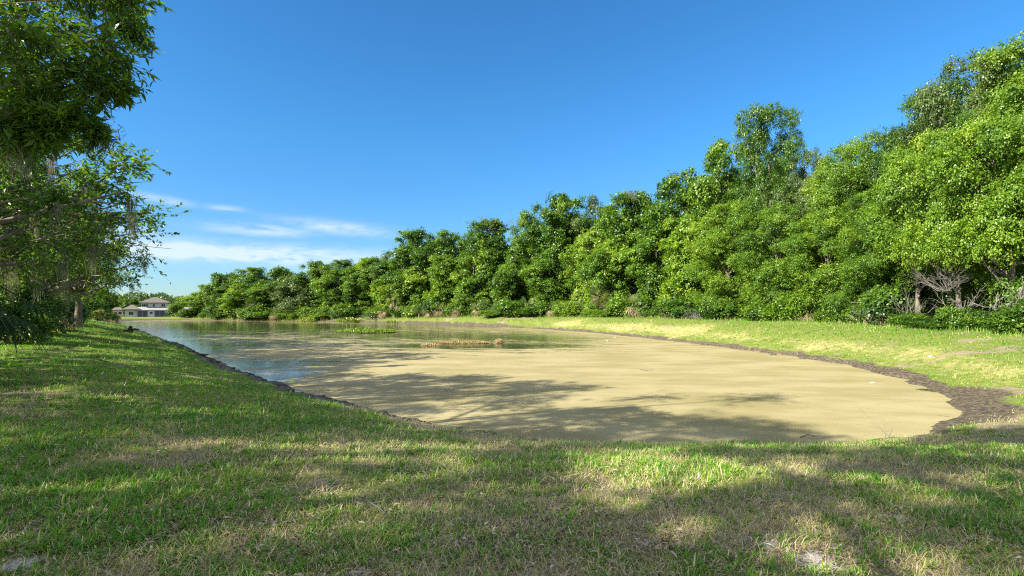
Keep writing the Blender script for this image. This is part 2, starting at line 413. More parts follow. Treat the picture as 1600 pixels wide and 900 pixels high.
xs2 = axis([(-118, -40, 1.0), (-40, -14, .45), (-14, 20, .22), (20, 24, 1)])
ys2 = axis([(8, 30, .22), (30, 60, .5), (60, 160, 1.0)])
WX, WY = np.meshgrid(xs2, ys2)
WD = sdist(WX, WY)
def algae_map(x, y, d):
    """how much of the water the floating film covers: 0 open, 1 closed"""
    # far part of the pond is mostly open with streaks, near and right part is closed
    v = 1.12-.60*sst(18, 44, y)
    v = v+.28*sst(3, 11, x-(y-40)*.02)*sst(95, 60, y)            # closed film along the right bank
    def ell(px, py, rx, ry, amt):
        cx, cy_ = unproj(px, py); ex = cx+0*x
        return amt*np.exp(-(((x-cx)/rx)**2+((y-cy_)/ry)**2))
    v = v-ell(450, 585, 2.3, 2.6, .52)-ell(390, 570, 3.0, 2.6, .40)-ell(480, 565, 4.0, 2.2, .28)-ell(560, 565, 3.2, 1.6, .22)
    v = v-ell(330, 545, 3.5, 5, .40)-ell(650, 672, .9, .5, .55)-ell(720, 668, .7, .35, .3)
    v = v-ell(270, 515, 22, 18, .28)-ell(230, 506, 25, 25, .35)
    v = v-ell(740, 541, 7, 2.6, .55)-ell(850, 528, 6, 5, .34)-ell(690, 525, 9, 6, .22)-ell(600, 520, 14, 9, .15)
    v = v-ell(450, 510, 30, 14, .25)-ell(620, 508, 20, 12, .22)
    v = v+ell(420, 545, 7, 3, .25)+ell(900, 513, 9, 8, .35)
    v = v-ell(1440, 608, .9, .7, .7)-ell(1445, 648, .7, .35, .5)
    v = v-.42*sst(.55, .0, -d)
    left = sst(4.5, .2, -d)*sst(0, -6, x)
    v = v-.30*left
    return v
alg = algae_map(WX, WY, WD)
keep = WD < 2.2
idx = np.arange(WX.size).reshape(WX.shape)
q = grid_faces(len(xs2), len(ys2)); kf = keep.ravel()[q].any(1); q = q[kf]
used = np.unique(q); remap = -np.ones(WX.size, int); remap[used] = np.arange(len(used))
V = np.stack([WX, WY, np.zeros_like(WX)], -1).reshape(-1, 3)[used]
me = new_mesh('pond_water', V, remap[q], None, dict(algae=alg.ravel()[used]), True, M['pond'])
tag(link('pond_water', me), 'still pond water mostly covered by a tan algae film', kind='structure')

# ---------------------------------------------------------------- grass blades and litter
rng = np.random.default_rng(7)
def norm(v): return v/(np.linalg.norm(v, axis=-1, keepdims=True)+1e-9)
def blades_mesh(name, base, azim, lean, length, width, tint, mat, segs=3):
    """curved tapering blades; base (n,3)"""
    n = len(base)
    d = np.stack([np.cos(azim), np.sin(azim), np.zeros(n)], -1)
    side = np.stack([-np.sin(azim), np.cos(azim), np.zeros(n)], -1)
    rows = []; tt = np.linspace(0, 1, segs+1)
    pos = base.copy(); step = length/segs
    for i, t in enumerate(tt):
        if i > 0:
            ang = lean*(.35+.9*(t-.5/segs))
            ang = np.minimum(ang, 1.75)
            pos = pos+(d*np.sin(ang)[:, None]+np.array([0, 0, 1.0])*np.cos(ang)[:, None])*step[:, None]
        wd = width*(1.0, .95, .7, 0.0)[i] if segs == 3 else width*(1.0, .8, 0.0)[i]
        if i < segs: rows += [pos-side*wd[:, None]/2, pos+side*wd[:, None]/2]
        else: rows += [pos]
    k = 2*segs+1
    V = np.stack(rows, 1).reshape(-1, 3)
    b0 = np.arange(n)[:, None]*k
    Q = np.concatenate([b0+np.array([2*i, 2*i+1, 2*i+3, 2*i+2]) for i in range(segs-1)], 0)
    T = b0+np.array([2*segs-2, 2*segs-1, 2*segs])
    return new_mesh(name, V, Q, T, dict(tint=np.repeat(tint, k)), False, mat)

def scatter(x0, x1, y0, y1, dens, rng, wedge=1.18):
    n = int((x1-x0)*(y1-y0)*dens)
    x = rng.uniform(x0, x1, n); y = rng.uniform(y0, y1, n)
    k = (np.abs(x) < (y+.9)*wedge)
    return x[k], y[k]
GR = []   # base, az, lean, len, wid, tint
LI = []
for (x0, x1, y0, y1, dens, lscale, per) in (
        (-6, 6, 2.1, 4.4, 300, 1.0, 12), (-10, 10, 4.4, 8.0, 150, 1.05, 11), (-15, 18, 8.0, 14, 65, 1.15, 10),
        (-30, 32, 14, 26, 44, 1.15, 7), (-50, 44, 26, 48, 11, 1.7, 7), (-80, 44, 48, 90, 2.0, 2.8, 6)):
    x, y = scatter(x0, x1, y0, y1, dens, rng)
    z, d, dn, left, flat = height(x, y, None, True)
    mud, lush, sand, dry = masks(x, y, d, dn, left, flat)
    n1 = fbm(x*2.6, y*2.6, 91, 3)
    p = np.clip((lush-.05)*1.3+(n1-.5)*2.8, 0.03, 1)*(1-sst(.3,.9,mud+(n1-.5)*.8))*(1-np.clip(sand*1.3, 0, 1))
    p = np.where((d < .12) | (dn < .15), 0, p)
    p = np.where((d > 13)&(y > 14), p*.4, p)
    k = rng.random(len(x)) < p
    x, y, z, dry, lush, d = x[k], y[k], z[k], dry[k], lush[k], d[k]
    m = len(x); c = per
    vigor = rng.uniform(.55, 1.25, m)*(.8+.35*sst(.3, 1, lush))
    bx = np.repeat(x, c)+rng.normal(0, .018*lscale, m*c); by = np.repeat(y, c)+rng.normal(0, .018*lscale, m*c)
    bz = np.repeat(z, c)-.01*lscale
    azm = rng.uniform(0, 2*np.pi, m*c)
    lean = np.abs(rng.normal(1.05, .42, m*c))
    ln = np.repeat(vigor, c)*rng.uniform(.04, .115, m*c)*lscale
    wd = rng.uniform(.006, .013, m*c)*lscale*(1.0 if lscale < 1.3 else 1.3)
    ct = rng.uniform(0, .30, m)+fbm(x*.8, y*.8, 13, 2)*.30+dry*.42-.05
    ti = np.repeat(ct, c)+rng.normal(0, .10, m*c)
    strawb = rng.random(m*c) < (.05 if lscale < 1.1 else .02)+.25*np.repeat(dry, c)
    ti = np.where(strawb, rng.uniform(.7, 1, m*c), ti)
    GR.append((np.stack([bx, by, bz], -1), azm, lean, ln, wd, np.clip(ti, 0, 1)))
G = [np.concatenate(a) for a in zip(*GR)]
me = blades_mesh('lawn_grass', G[0], G[1], G[2], G[3], G[4], G[5], M['grass'], 3)
tag(link('lawn_grass', me), 'short green grass of the lawn and pond banks', 'grass', kind='stuff')
# flat straw (dead runners) and fallen leaves on the near lawn
ST = []
for (x0, x1, y0, y1, dens, ls) in ((-6, 6, 2.1, 4.4, 3600, 1), (-9, 9, 4.4, 8.0, 1300, 1.25), (-12, 14, 8, 13, 260, 1.7)):
    x, y = scatter(x0, x1, y0, y1, dens, rng)
    z, d, dn, left, flat = height(x, y, None, True)
    mud, lush, sand, dry = masks(x, y, d, dn, left, flat)
    k = (rng.random(len(x)) < np.clip(1.05-lush*.6, .15, 1)*(1-mud)*(1-.75*sand)) & (dn > .2)
    x, y, z = x[k], y[k], z[k]; n = len(x)
    ST.append((np.stack([x, y, z+rng.uniform(.002, .022, n)], -1), rng.uniform(0, 6.28, n), rng.normal(1.5, .16, n), rng.uniform(.03, .12, n)*ls, rng.uniform(.0015, .004, n)*ls, rng.uniform(.62, 1, n)))
S = [np.concatenate(a) for a in zip(*ST)]
me = blades_mesh('dead_grass', S[0], S[1], S[2], S[3], S[4], S[5], M['grass'], 2)
tag(link('dead_grass', me), 'dry straw and dead runners lying between the grass tufts', 'dead grass', kind='stuff')

def leaf_quads(C, dirv, nrm, L, Wd, fold=.12, droop=0.1):
    """folded diamond leaves, centre base C, along dirv, facing nrm"""
    side = norm(np.cross(dirv, nrm)); up = norm(np.cross(side, dirv))
    L = L[:, None]; Wd = Wd[:, None]
    a = C; t = C+dirv*L-up*L*droop
    m = C+dirv*L*.45+up*Wd*fold
    l = m+side*Wd*.5; r = m-side*Wd*.5
    V = np.stack([a, r, t, l], 1).reshape(-1, 3)
    return V, np.arange(len(C)*4).reshape(-1, 4)
LF = []
for (x0, x1, y0, y1, dens) in ((-6, 6, 2.1, 4.4, 1700), (-9, 9, 4.4, 8.0, 520), (-12, 14, 8, 13, 110)):
    x, y = scatter(x0, x1, y0, y1, dens, rng)
    z, d, dn, left, flat = height(x, y, None, True)
    mud, lush, sand, dry = masks(x, y, d, dn, left, flat)
    cl_ = fbm(x*1.1, y*1.1, 64, 3)
    k = (rng.random(len(x)) < np.clip((cl_-.32)*2.6, .06, 1)*np.clip(1.15-lush*.6, .15, 1)) & (dn > .3)
    LF.append(np.stack([x[k], y[k], z[k]], -1))
LF = np.concatenate(LF); n = len(LF)
LF[:, 2] += rng.uniform(.004, .03, n)
dv = norm(np.stack([rng.normal(0, 1, n), rng.normal(0, 1, n), rng.normal(0, .22, n)], -1))
nv = norm(np.stack([rng.normal(0, .45, n), rng.normal(0, .45, n), np.ones(n)], -1))
V, Q = leaf_quads(LF, dv, nv, rng.uniform(.03, .085, n), rng.uniform(.007, .017, n), .5, .15)
me = new_mesh('fallen_leaves', V, Q, None, dict(tint=np.repeat(rng.random(n), 4)), False, M['litter'])
tag(link('fallen_leaves', me), 'brown and grey fallen leaves scattered on the bare patches', 'fallen leaves', kind='stuff')

# dark clods along the left water edge
nn = len(SHORE); A = SHORE; B = np.roll(SHORE, -1, 0)
def lump(rng, r, flatz=.55):
    k = 2; import bmesh
    bm = bmesh.new(); bmesh.ops.create_icosphere(bm, subdivisions=k, radius=1)
    V = np.array([v.co[:] for v in bm.verts]); F = [tuple(v.index for v in f.verts) for f in bm.faces]; bm.free()
    s = rng.uniform(0, 50)
    V = V*(1+.45*(vnoise(V[:, 0]*1.9+s, V[:, 1]*1.9+V[:, 2]*2.3+s, 5)-.5))[:, None]*(1+.3*(vnoise(V[:, 0]*4+s, V[:, 2]*4+V[:, 1]*5+s, 8)-.5))[:, None]
    return V*np.array([r, r*rng.uniform(.6, 1), r*flatz]), F
lumps = [lump(rng, 1) for _ in range(8)]
mb = MB()
for i in range(nn):
    L = np.linalg.norm(B[i]-A[i]); mid = (A[i]+B[i])/2
    on_left = mid[0] < 1.5 and mid[1] < 40 and mid[1] > 10; on_r = mid[0] > 7 and mid[1] < 17
    if not (on_left or on_r): continue
    dens = (16.0 if on_left else 3)
    nrmv = np.array([(B[i]-A[i])[1], -(B[i]-A[i])[0]])/(L+1e-9)
    for _ in range(int(L*dens)+1):
        p = A[i]+(B[i]-A[i])*rng.random()+nrmv*rng.normal(.15, .28 if on_left else .6)
        V, F = lumps[rng.integers(8)]; r = (.015+.075*rng.random()**3)*(1.1 if on_left else .7)*(1+mid[1]/60); a = rng.uniform(0, 6.28)
        c, s = math.cos(a), math.sin(a)
        VV = np.stack([V[:, 0]*c-V[:, 1]*s, V[:, 0]*s+V[:, 1]*c, V[:, 2]], -1)*r
        z = max(ground_z(p[0], p[1]), -.02)
        mb.add(VV*np.array([1.5, 1.5, .8])+np.array([p[0], p[1], z-r*.15]), F)
M['mud'] = noisy('mud', (.022, .018, .017), (.075, .06, .05), 9, .75, .6, 25)
tag(mb.build('mud_clods', M['mud']), 'dark wet clods of mud along the water edge', 'mud', kind='stuff')

# ---------------------------------------------------------------- trees
def rand_dirs(rng, n):
    return norm(rng.normal(0, 1, (n, 3)))
def crown_blobs(rng, H, R, base, nb, top=.45, rb=(.24, .40), lower=.8, lo=.62):
    out = []
    for i in range(nb):
        t = base+(1-base)*((i+rng.random())/nb)
        f = lower+(1-lower)*min(1, t/top) if t < top else math.sqrt(max(.03, 1-((t-top)/(1.04-top))**2))
        r = R*rng.uniform(rb[0]*.75, rb[1]*1.05)*(1 if t < .8 else .72)
        rad = max(0, R*f*rng.uniform(.62, 1.25)-r*.7)*(1 if rng.random() < .75 else rng.uniform(.2, .8))
        a = i*2.399+rng.normal(0, .5)
        z = min(t*H, H-r*.75)
        out.append((rad*math.cos(a), rad*math.sin(a), max(z, r*.5), r))
    return np.array(out)
def leafy(rng, blobs, nleaf, tuft=.30, leaf=(.11, .17), asp=.72, tint0=.45, squash=.8, inner=.12):
    """leaves in tufts over the outside of each clump"""
    w = blobs[:, 3]**2; w = w/w.sum()
    per_t = 20; nt = max(10, nleaf//per_t)
    bi = rng.choice(len(blobs), nt, p=w)
    d = rand_dirs(rng, nt); d[:, 2] = np.where((d[:, 2] < -.3) & (rng.random(nt) < .6), -d[:, 2], d[:, 2])
    fr = fbm(d[:, 0]*2.2+bi*3.7, d[:, 2]*2.2+d[:, 1]*1.7+bi*1.3, 4, 2)
    rr = blobs[bi, 3]*np.where(rng.random(nt) < inner, rng.uniform(.2, .8, nt), rng.uniform(.75, 1.1, nt)*(.55+.9*fr))
    spray = rng.random(nt) < .14
    rr = np.where(spray, blobs[bi, 3]*rng.uniform(1.1, 1.55, nt), rr)
    tc_ = blobs[bi, :3]+d*rr[:, None]*np.array([1, 1, squash])
    axis_out = norm(tc_*np.array([1, 1, 0])+1e-3)
    tt = tint0+rng.normal(0, .15, nt)+(rng.normal(0, .12, len(blobs)))[bi]
    k = np.repeat(np.arange(nt), per_t); n = len(k)
    ts = tuft*rng.uniform(.55, 1.45, nt)*np.where(spray, .6, 1)
    off = rng.normal(0, 1, (n, 3))*ts[k][:, None]*np.array([1, 1, .75])
    C = tc_[k]+off
    C[:, 2] = np.maximum(C[:, 2], .05)
    nr = norm(d[k]*.55+axis_out[k]*.25+np.array([0, 0, .55])+rng.normal(0, .55, (n, 3)))
    dv = norm(np.cross(nr, rng.normal(0, 1, (n, 3))))
    L = rng.uniform(*leaf, n)*rng.uniform(.6, 1.15, nt)[k]; V, Q = leaf_quads(C, dv, nr, L, L*asp*rng.uniform(.8, 1.2, n), .15, .15)
    ti = np.clip(tt[k]+rng.normal(0, .10, n), 0, 1)
    return V, Q, np.repeat(ti, 4)
def curve(p, q, rng, n=6, sag=.12, lift=0.0):
    p, q = np.array(p, float), np.array(q, float); t = np.linspace(0, 1, n)[:, None]
    L = np.linalg.norm(q-p); b = rng.normal(0, 1, 3)*sag*L; b[2] = abs(b[2])*.4+lift*L
    return p*(1-t)+q*t+b*(4*t*(1-t))*.5
def limbs_mesh(rng, blobs, H, r0, nl, base_lean=.3, extra=True):
    mb = MB()
    hub = np.array([rng.normal(0, base_lean), rng.normal(0, base_lean), H*rng.uniform(.22, .34)])
    top = np.array([rng.normal(0, .5), rng.normal(0, .5), H*.8])
    p1 = curve((0, 0, -.15), hub, rng, 6, .05); p2 = curve(hub, top, rng, 6, .08)
    pts = np.concatenate([p1, p2[1:]]); rad = np.linspace(r0*1.25, r0*.25, len(pts)); rad[0] = r0*1.7
    mb.tube(pts, rad, 9)
    order = rng.permutation(len(blobs))[:nl]
    for j in order:
        t = np.clip(blobs[j, 2]/H*rng.uniform(.45, .75), .18, .78)
        i = int(np.argmin(abs(pts[:, 2]-t*H))); s = pts[i]
        c = curve(s, blobs[j, :3], rng, 6, .16)
        mb.tube(c, np.linspace(min(rad[i]*.75, r0*.5), r0*.08, 6), 5)
        if extra:
            for _ in range(2):
                e = blobs[j, :3]+rand_dirs(rng, 1)[0]*blobs[j, 3]*.9
                mb.tube(curve(c[3], e, rng, 4, .15), np.linspace(r0*.13, r0*.03, 4), 4)
    return mb
PROTO = {}
def make_proto(key, seed, H, R, base, nb, nleaf, mat, leaf=(.12, .19), tuft=.30, top=.45, tint=.45, r0=.22, nl=12, rb=(.24, .40), lower=.8, asp=.72, squash=.8):
    rg = np.random.default_rng(seed)
    bl = crown_blobs(rg, H, R, base, nb, top, rb, lower)
    V, Q, ti = leafy(rg, bl, nleaf, tuft, leaf, asp, tint, squash)
    cm_ = new_mesh('crown', V, Q, None, dict(tint=ti), False, M[mat])
    tm = limbs_mesh(rg, bl, H, r0, nl).mesh('trunk', M['bark'], True)
    PROTO[key] = (cm_, tm, H, R)
# tall draped oaks of the wood, three for the near end with fine leaves, the others coarser
make_proto('near_wall', 11, 17, 5.0, .05, 66, 150000, 'vine', (.12, .21), .19, tint=.50, r0=.26, rb=(.22, .34))
make_proto('near_oak', 12, 19, 5.6, .12, 62, 145000, 'oak', (.12, .215), .20, top=.55, tint=.62, r0=.3, rb=(.22, .34))
make_proto('near_mix', 13, 15, 4.6, .06, 56, 125000, 'vine', (.12, .21), .18, top=.5, tint=.42, rb=(.2, .36))
make_proto('near_grey', 24, 17, 5.0, .08, 60, 125000, 'dusky', (.12, .20), .20, top=.55, tint=.62, rb=(.22, .34))
make_proto('tall_oak', 14, 18, 4.8, .14, 50, 50000, 'oak', (.22, .38), .26, top=.6, tint=.5, rb=(.24, .38))
make_proto('forked_oak', 15, 18, 4.6, .10, 36, 36000, 'oak', (.22, .38), .26, top=.66, tint=.45, rb=(.26, .40))
make_proto('draped', 16, 12, 4.0, .03, 44, 44000, 'vine', (.22, .36), .24, top=.5, tint=.42, rb=(.24, .38))
make_proto('draped_column', 17, 13, 3.3, .03, 40, 40000, 'vine', (.21, .34), .22, top=.6, tint=.52, rb=(.28, .42))
make_proto('round_oak', 18, 11, 4.8, .10, 46, 44000, 'oak', (.24, .38), .28, top=.4, tint=.55, rb=(.22, .34))
make_proto('dusky_oak', 19, 11, 4.4, .08, 40, 36000, 'dusky', (.22, .34), .26, top=.5, tint=.5, rb=(.22, .36))
make_proto('airy_oak', 20, 17, 4.2, .30, 26, 20000, 'dusky', (.14, .24), .30, top=.6, tint=.5, nl=24, rb=(.22, .34))

def base_depth(px):
    return float(np.interp(px, [250, 300, 400, 500, 600, 700, 800, 900, 1000, 1100, 1200, 1300, 1400, 1500, 1600, 1700, 1850],
                           [158, 150, 140, 130, 119, 108, 96, 86, 74, 62, 54, 47, 39.5, 33, 29, 27, 25]))
def plant_tree(key, px, ytop, wpx, label, dd=0.0, rot=None, name='oak_tree', cat='tree', group=None):
    """px, ytop: where trunk and top stand in the survey; wpx its width; dd: metres behind the front edge of the wood"""
    cme, tme, H0, R0 = PROTO[key]
    D = base_depth(px)+dd
    x = (px-800)/FPX*D; y = D
    z = ground_z(x, y)
    top = CAMZ+(HORY-ytop)/FPX*D
    H = top-z; s = H/H0; sw = (wpx/2*D/FPX)/R0
    r = thing(name, label, cat, (x, y, z), (px*1.7) % 6.28 if rot is None else rot, group)
    for nm, me_ in (('crown', cme), ('trunk', tme)):
        o = link(nm, me_, r); o.scale = (sw, sw, s)
    return r
G1 = 'trees of the wood behind the pond'
TREES = [
 # key, px, ytop, width, dd, label
 ('round_oak', 326, 446, 50, 2, 'leftmost oak of the wood, low and rounded, across from the distant house'),
 ('round_oak', 356, 429, 62, 5, 'broad low oak second from the left end of the wood'),
 ('tall_oak', 398, 419, 66, 7, 'far oak whose top makes the first rise of the wood skyline'),
 ('round_oak', 440, 420, 60, 6, 'far oak behind the grey-green tree, left of the gap in the skyline'),
 ('dusky_oak', 462, 433, 64, 2, 'dusky grey-green oak at the far bank above the palmettos'),
 ('draped', 415, 440, 60, 1, 'vine-covered far tree left of the dusky grey-green oak'),
 ('draped', 372, 448, 56, 0, 'low bright tree at the front edge near the left end of the wood'),
 ('tall_oak', 496, 409, 58, 5, 'far oak with a narrow upright crown beyond the first island'),
 ('draped', 518, 424, 56, 1, 'vine-draped tree behind the first pale pond weeds'),
 ('tall_oak', 538, 407, 60, 6, 'far oak with a rounded top above the yellow-green pond weeds'),
 ('draped_column', 560, 428, 48, 1, 'narrow vine-draped column behind the green mound in the pond'),
 ('tall_oak', 582, 404, 58, 6, 'far oak directly above and behind the green mound'),
 ('airy_oak', 606, 398, 52, 8, 'thin-leaved far oak against the low cloud'),
 ('draped', 606, 432, 60, 1, 'low dark tree in front of the thin-leaved far oak'),
 ('tall_oak', 652, 361, 92, 6, 'big oak where the skyline first steps up, right of the clouds'),
 ('draped', 648, 418, 66, 1, 'vine-draped tree at the foot of the first big oak'),
 ('forked_oak', 706, 362, 76, 8, 'forked oak left of the tree with bare top twigs'),
 ('draped_column', 694, 400, 58, 1, 'vine-draped column in front of the forked oak'),
 ('tall_oak', 764, 345, 88, 6, 'oak with bare dead twigs sticking out of its top'),
 ('draped', 742, 402, 66, 1, 'draped tree below the oak with bare top twigs'),
 ('draped', 800, 408, 62, 2, 'low dark tree below the gap beside the bare twigs'),
 ('forked_oak', 828, 332, 60, 9, 'narrow dark oak leaning over the gap in the skyline'),
 ('tall_oak', 876, 306, 92, 6, 'tall oak with a knobbly top left of the middle of the wood'),
 ('draped', 854, 398, 78, 0, 'round draped tree at the foot of the knobbly tall oak'),
 ('airy_oak', 926, 306, 66, 9, 'see-through oak between two dense tall oaks'),
 ('tall_oak', 982, 303, 96, 6, 'broad oak right of the see-through oak'),
 ('draped_column', 914, 372, 62, 1, 'tall draped column below the see-through oak'),
 ('draped', 962, 370, 86, 1, 'wide mass of vines in front of the broad oak'),
 ('forked_oak', 1052, 272, 100, 6, 'dark oak left of the highest top in the middle of the wood'),
 ('draped', 1020, 362, 90, 1, 'vine mass with a dead brush pile to its right'),
 ('draped_column', 1074, 340, 84, 1, 'bright vine column behind the dead brush pile'),
 ('forked_oak', 1122, 220, 92, 5, 'dark-topped oak just left of the tallest middle tree'),
 ('near_oak', 1198, 168, 118, 4, 'tallest tree in the middle of the wood, standing clear above the rest'),
 ('near_wall', 1140, 318, 112, 0, 'draped tree at the foot of the dark-topped oak'),
 ('near_grey', 1262, 238, 84, 5, 'oak in the dip right of the tallest middle tree'),
 ('near_mix', 1218, 322, 110, -1, 'draped tree in front of the tallest middle tree'),
 ('near_wall', 1328, 225, 118, 3, 'yellowish oak where the skyline begins to climb to the right'),
 ('near_mix', 1292, 330, 110, -1, 'draped tree at the foot of the yellowish oak'),
 ('near_oak', 1392, 205, 110, 4, 'oak on the climbing skyline left of the highest tree'),
 ('near_wall', 1366, 300, 120, -1, 'bright draped tree left of the grey tangle of dead branches'),
 ('near_oak', 1452, 140, 130, 4, 'oak on the left shoulder of the highest tree'),
 ('near_grey', 1515, 92, 170, 4, 'very tall oak near the right edge, second highest of the wood'),
 ('near_oak', 1600, 62, 200, 4, 'highest tree of the wood, cut by the right edge'),
]
for key, px, yt, wp, dd, lab in TREES:
    plant_tree(key, px, yt, wp, lab, dd, group=G1)
# crowns over the dark opening at the right: high skirts, trunks showing below
make_proto('high_skirt', 23, 13, 5.0, .36, 54, 115000, 'vine', (.12, .21), .18, top=.6, tint=.48, rb=(.2, .32), lower=.9, nl=20)
for px, yt, wp, lab in ((1432, 235, 140, 'tree with pale bare lower limbs left of the grey dead tangle'),
                        (1500, 205, 160, 'tree whose leafy skirt hangs over the dark hollow in the wood'),
                        (1585, 190, 190, 'tree with a high leafy skirt at the right edge above dark undergrowth')):
    plant_tree('high_skirt', px, yt, wp, lab, 0, group=G1)
ANCH = [(318, 'leftmost low oak'), (372, 'low bright far tree'), (415, 'far vine-covered tree beside the dusky one'), (462, 'dusky grey-green oak'), (518, 'far draped tree behind the weeds'),
        (560, 'narrow draped column behind the mound'), (606, 'thin-leaved far oak'), (648, 'first big oak'), (694, 'forked oak'), (742, 'oak with bare top twigs'), (800, 'gap beside the bare twigs'),
        (854, 'knobbly tall oak'), (914, 'see-through oak'), (962, 'broad oak'), (1020, 'vine mass by the brush pile'), (1074, 'bright vine column'), (1140, 'dark-topped oak'), (1218, 'tallest middle tree'),
        (1292, 'yellowish oak'), (1366, 'bright draped tree'), (1432, 'bare-limbed tree'), (1500, 'leafy skirt over the hollow'), (1585, 'tree at the right edge'), (1690, 'tree beyond the right edge')]
USED = {}
def ref_label(px, what, side='below'):
    a = min(ANCH, key=lambda q: abs(q[0]-px)); d = px-a[0]
    for w_ in ((side,) if side == 'behind' else ()) + (('left of' if d < -8 else 'right of' if d > 8 else 'below'), 'below', 'close by', 'beside'):
        l = '%s %s the %s' % (what, w_, a[1])
        if l not in USED: break
    USED[l] = 1; return l
# filler behind
for i, px in enumerate(range(330, 1860, 62)):
    yt = float(np.interp(px, [300, 500, 650, 800, 900, 1050, 1120, 1250, 1380, 1500, 1600, 1800], [462, 425, 385, 375, 335, 310, 275, 285, 250, 150, 110, 60]))
    plant_tree(('near_mix' if px > 1150 else 'tall_oak') if i % 2 else ('near_wall' if px > 1150 else 'draped'), px, yt, 90 if px < 1100 else 150, ref_label(px, 'oak deep in the wood', 'behind'), 11, group='trees deep in the wood')
for px, yt, wp, lab in ((1690, 60, 220, 'tree just beyond the right edge of the wood'), (1800, 40, 240, 'outermost tree beyond the right edge of the wood')):
    plant_tree('near_wall', px, yt, wp, lab, 2, group=G1)

# ---------------------------------------------------------------- undergrowth along the wood
def make_bush(key, seed, r, nleaf, mat, leaf=(.07, .13), tint=.5, asp=.6):
    rg = np.random.default_rng(seed); bl = []
    for i in range(11):
        a = rg.uniform(0, 6.28); q_ = rg.uniform(0, .75)*r; rr = r*rg.uniform(.25, .42)
        bl.append((q_*math.cos(a), q_*math.sin(a), r*rg.uniform(.25, .95), rr))
    V, Q, ti = leafy(rg, np.array(bl), nleaf, r*.11, leaf, asp, tint, .9, .3)
    mb = MB()
    for b in bl: mb.tube(curve((rg.normal(0, .06), rg.normal(0, .06), -.05), b[:3], rg, 5, .1), np.linspace(.03, .008, 5)*r, 4)
    PROTO[key] = (new_mesh('foliage', V, Q, None, dict(tint=ti), False, M[mat]), mb.mesh('stem', M['bark'], True), r*1.3, r)
make_bush('bush', 31, 1.0, 9000, 'bush')
make_bush('vinebush', 32, 1.0, 9000, 'vine', tint=.4)
make_bush('yellowbush', 33, 1.0, 7000, 'yellow')
make_bush('darkbush', 34, 1.0, 8000, 'oak', tint=.35)
def plant_bush(key, x, y, h, w, label, group=None, name='bush', cat='bush', rot=0):
    f, s, H0, R0 = PROTO[key]
    r = thing(name, label, cat, (x, y, ground_z(x, y)-.03), rot, group)
    for nm, me_ in (('foliage', f), ('stem', s)):
        o = link(nm, me_, r); o.scale = (w/R0, w/R0, h/H0)
    return r
def palm_mesh(rg, nf, dead=False, petiole=.7, blade=.75, mat='palm', droop=.0, segs=14):
    """fan fronds on arching stalks; returns meshes for fronds"""
    Vs = []; Qs = []; Ti = []; n0 = 0; mb = MB()
    for i in range(nf):
        a = rg.uniform(0, 6.28); e = rg.uniform(.25, 1.35) if not dead else rg.uniform(-.9, .0)
        d = np.array([math.cos(a)*math.cos(e), math.sin(a)*math.cos(e), math.sin(e)])
        L = petiole*rg.uniform(.6, 1.15)
        tip = d*L+np.array([0, 0, -.12*L if not dead else -.25*L])
        mb.tube(np.array([np.zeros(3), d*L*.55, tip]), [.022, .015, .010], 4)
        side = norm(np.cross(d, [0, 0, 1.0])[None])[0]; up = np.cross(side, d)
        bl = blade*rg.uniform(.75, 1.1); tw = rg.normal(0, .5)
        side, up = side*math.cos(tw)+up*math.sin(tw), up*math.cos(tw)-side*math.sin(tw)
        ang = np.linspace(-1.9, 1.9, segs); base_t = rg.uniform(.2, .9)
        for g in ang:
            dir_ = d*math.cos(g)+side*math.sin(g)+np.array([0, 0, -.25-.25*abs(g)*(2 if dead else 1)])*.5+up*.06
            dir_ /= np.linalg.norm(dir_)
            l = bl*(1-.18*abs(g)); w = l*.085 if not dead else l*.06
            sd_ = np.cross(dir_, up); sd_ /= np.linalg.norm(sd_)+1e-9
            m1 = tip+dir_*l*.5; t2 = tip+dir_*l+np.array([0, 0, -(.10+.3*rg.random()*(1.5 if dead else 1))*l])
            Vs += [tip, m1-sd_*w/2, t2, m1+sd_*w/2]; Qs.append((n0, n0+1, n0+2, n0+3)); n0 += 4
            Ti += [np.clip(base_t+rg.normal(0, .1), 0, 1)]*4
    return np.array(Vs), np.array(Qs), np.array(Ti), mb
def make_palm(key, seed, nlive, ndead, mat='palm', petiole=.7, blade=.75, trunk=.35):
    rg = np.random.default_rng(seed)
    V, Q, ti, mb = palm_mesh(rg, nlive, False, petiole, blade, mat); V[:, 2] += trunk
    out = [('fronds', new_mesh('fronds', V, Q, None, dict(tint=ti), False, M[mat]))]
    sm = MB(); sm.tube([(0, 0, -.2), (0.02, 0, trunk*.5), (0, .02, trunk+.03)], [.16, .13, .10], 8)
    for v in mb.v: v[:, 2] += trunk
    out.append(('stalks', mb.mesh('stalks', M['palm_stalk'], True)))
    out.append(('trunk', sm.mesh('trunk', M['bark'], True)))
    if ndead:
        V, Q, ti, mb2 = palm_mesh(rg, ndead, True, petiole*.7, blade, mat); V[:, 2] += trunk*.95
        out.append(('dead_fronds', new_mesh('dead_fronds', V, Q, None, dict(tint=ti), False, M['deadfrond'])))
    PROTO[key] = out
M['darkstalk'] = noisy('dark palm stalk', (.03, .03, .018), (.07, .07, .035), 8)
M['palm_stalk'] = noisy('palm stalk', (.12, .14, .05), (.26, .24, .10), 8)
make_palm('palmetto', 41, 16, 10, petiole=.8, blade=.8, trunk=.5)
make_palm('palmetto_dry', 42, 10, 22, petiole=.8, blade=.9, trunk=1.1)
make_palm('palmetto_tall', 43, 20, 16, petiole=.9, blade=.85, trunk=2.2)
def plant_palm(key, x, y, s, label, group, rot=0, name='palmetto'):
    r = thing(name, label, 'palm', (x, y, ground_z(x, y)), rot, group)
    for nm, me_ in PROTO[key]:
        o = link(nm, me_, r); o.scale = (s, s, s)
    return r
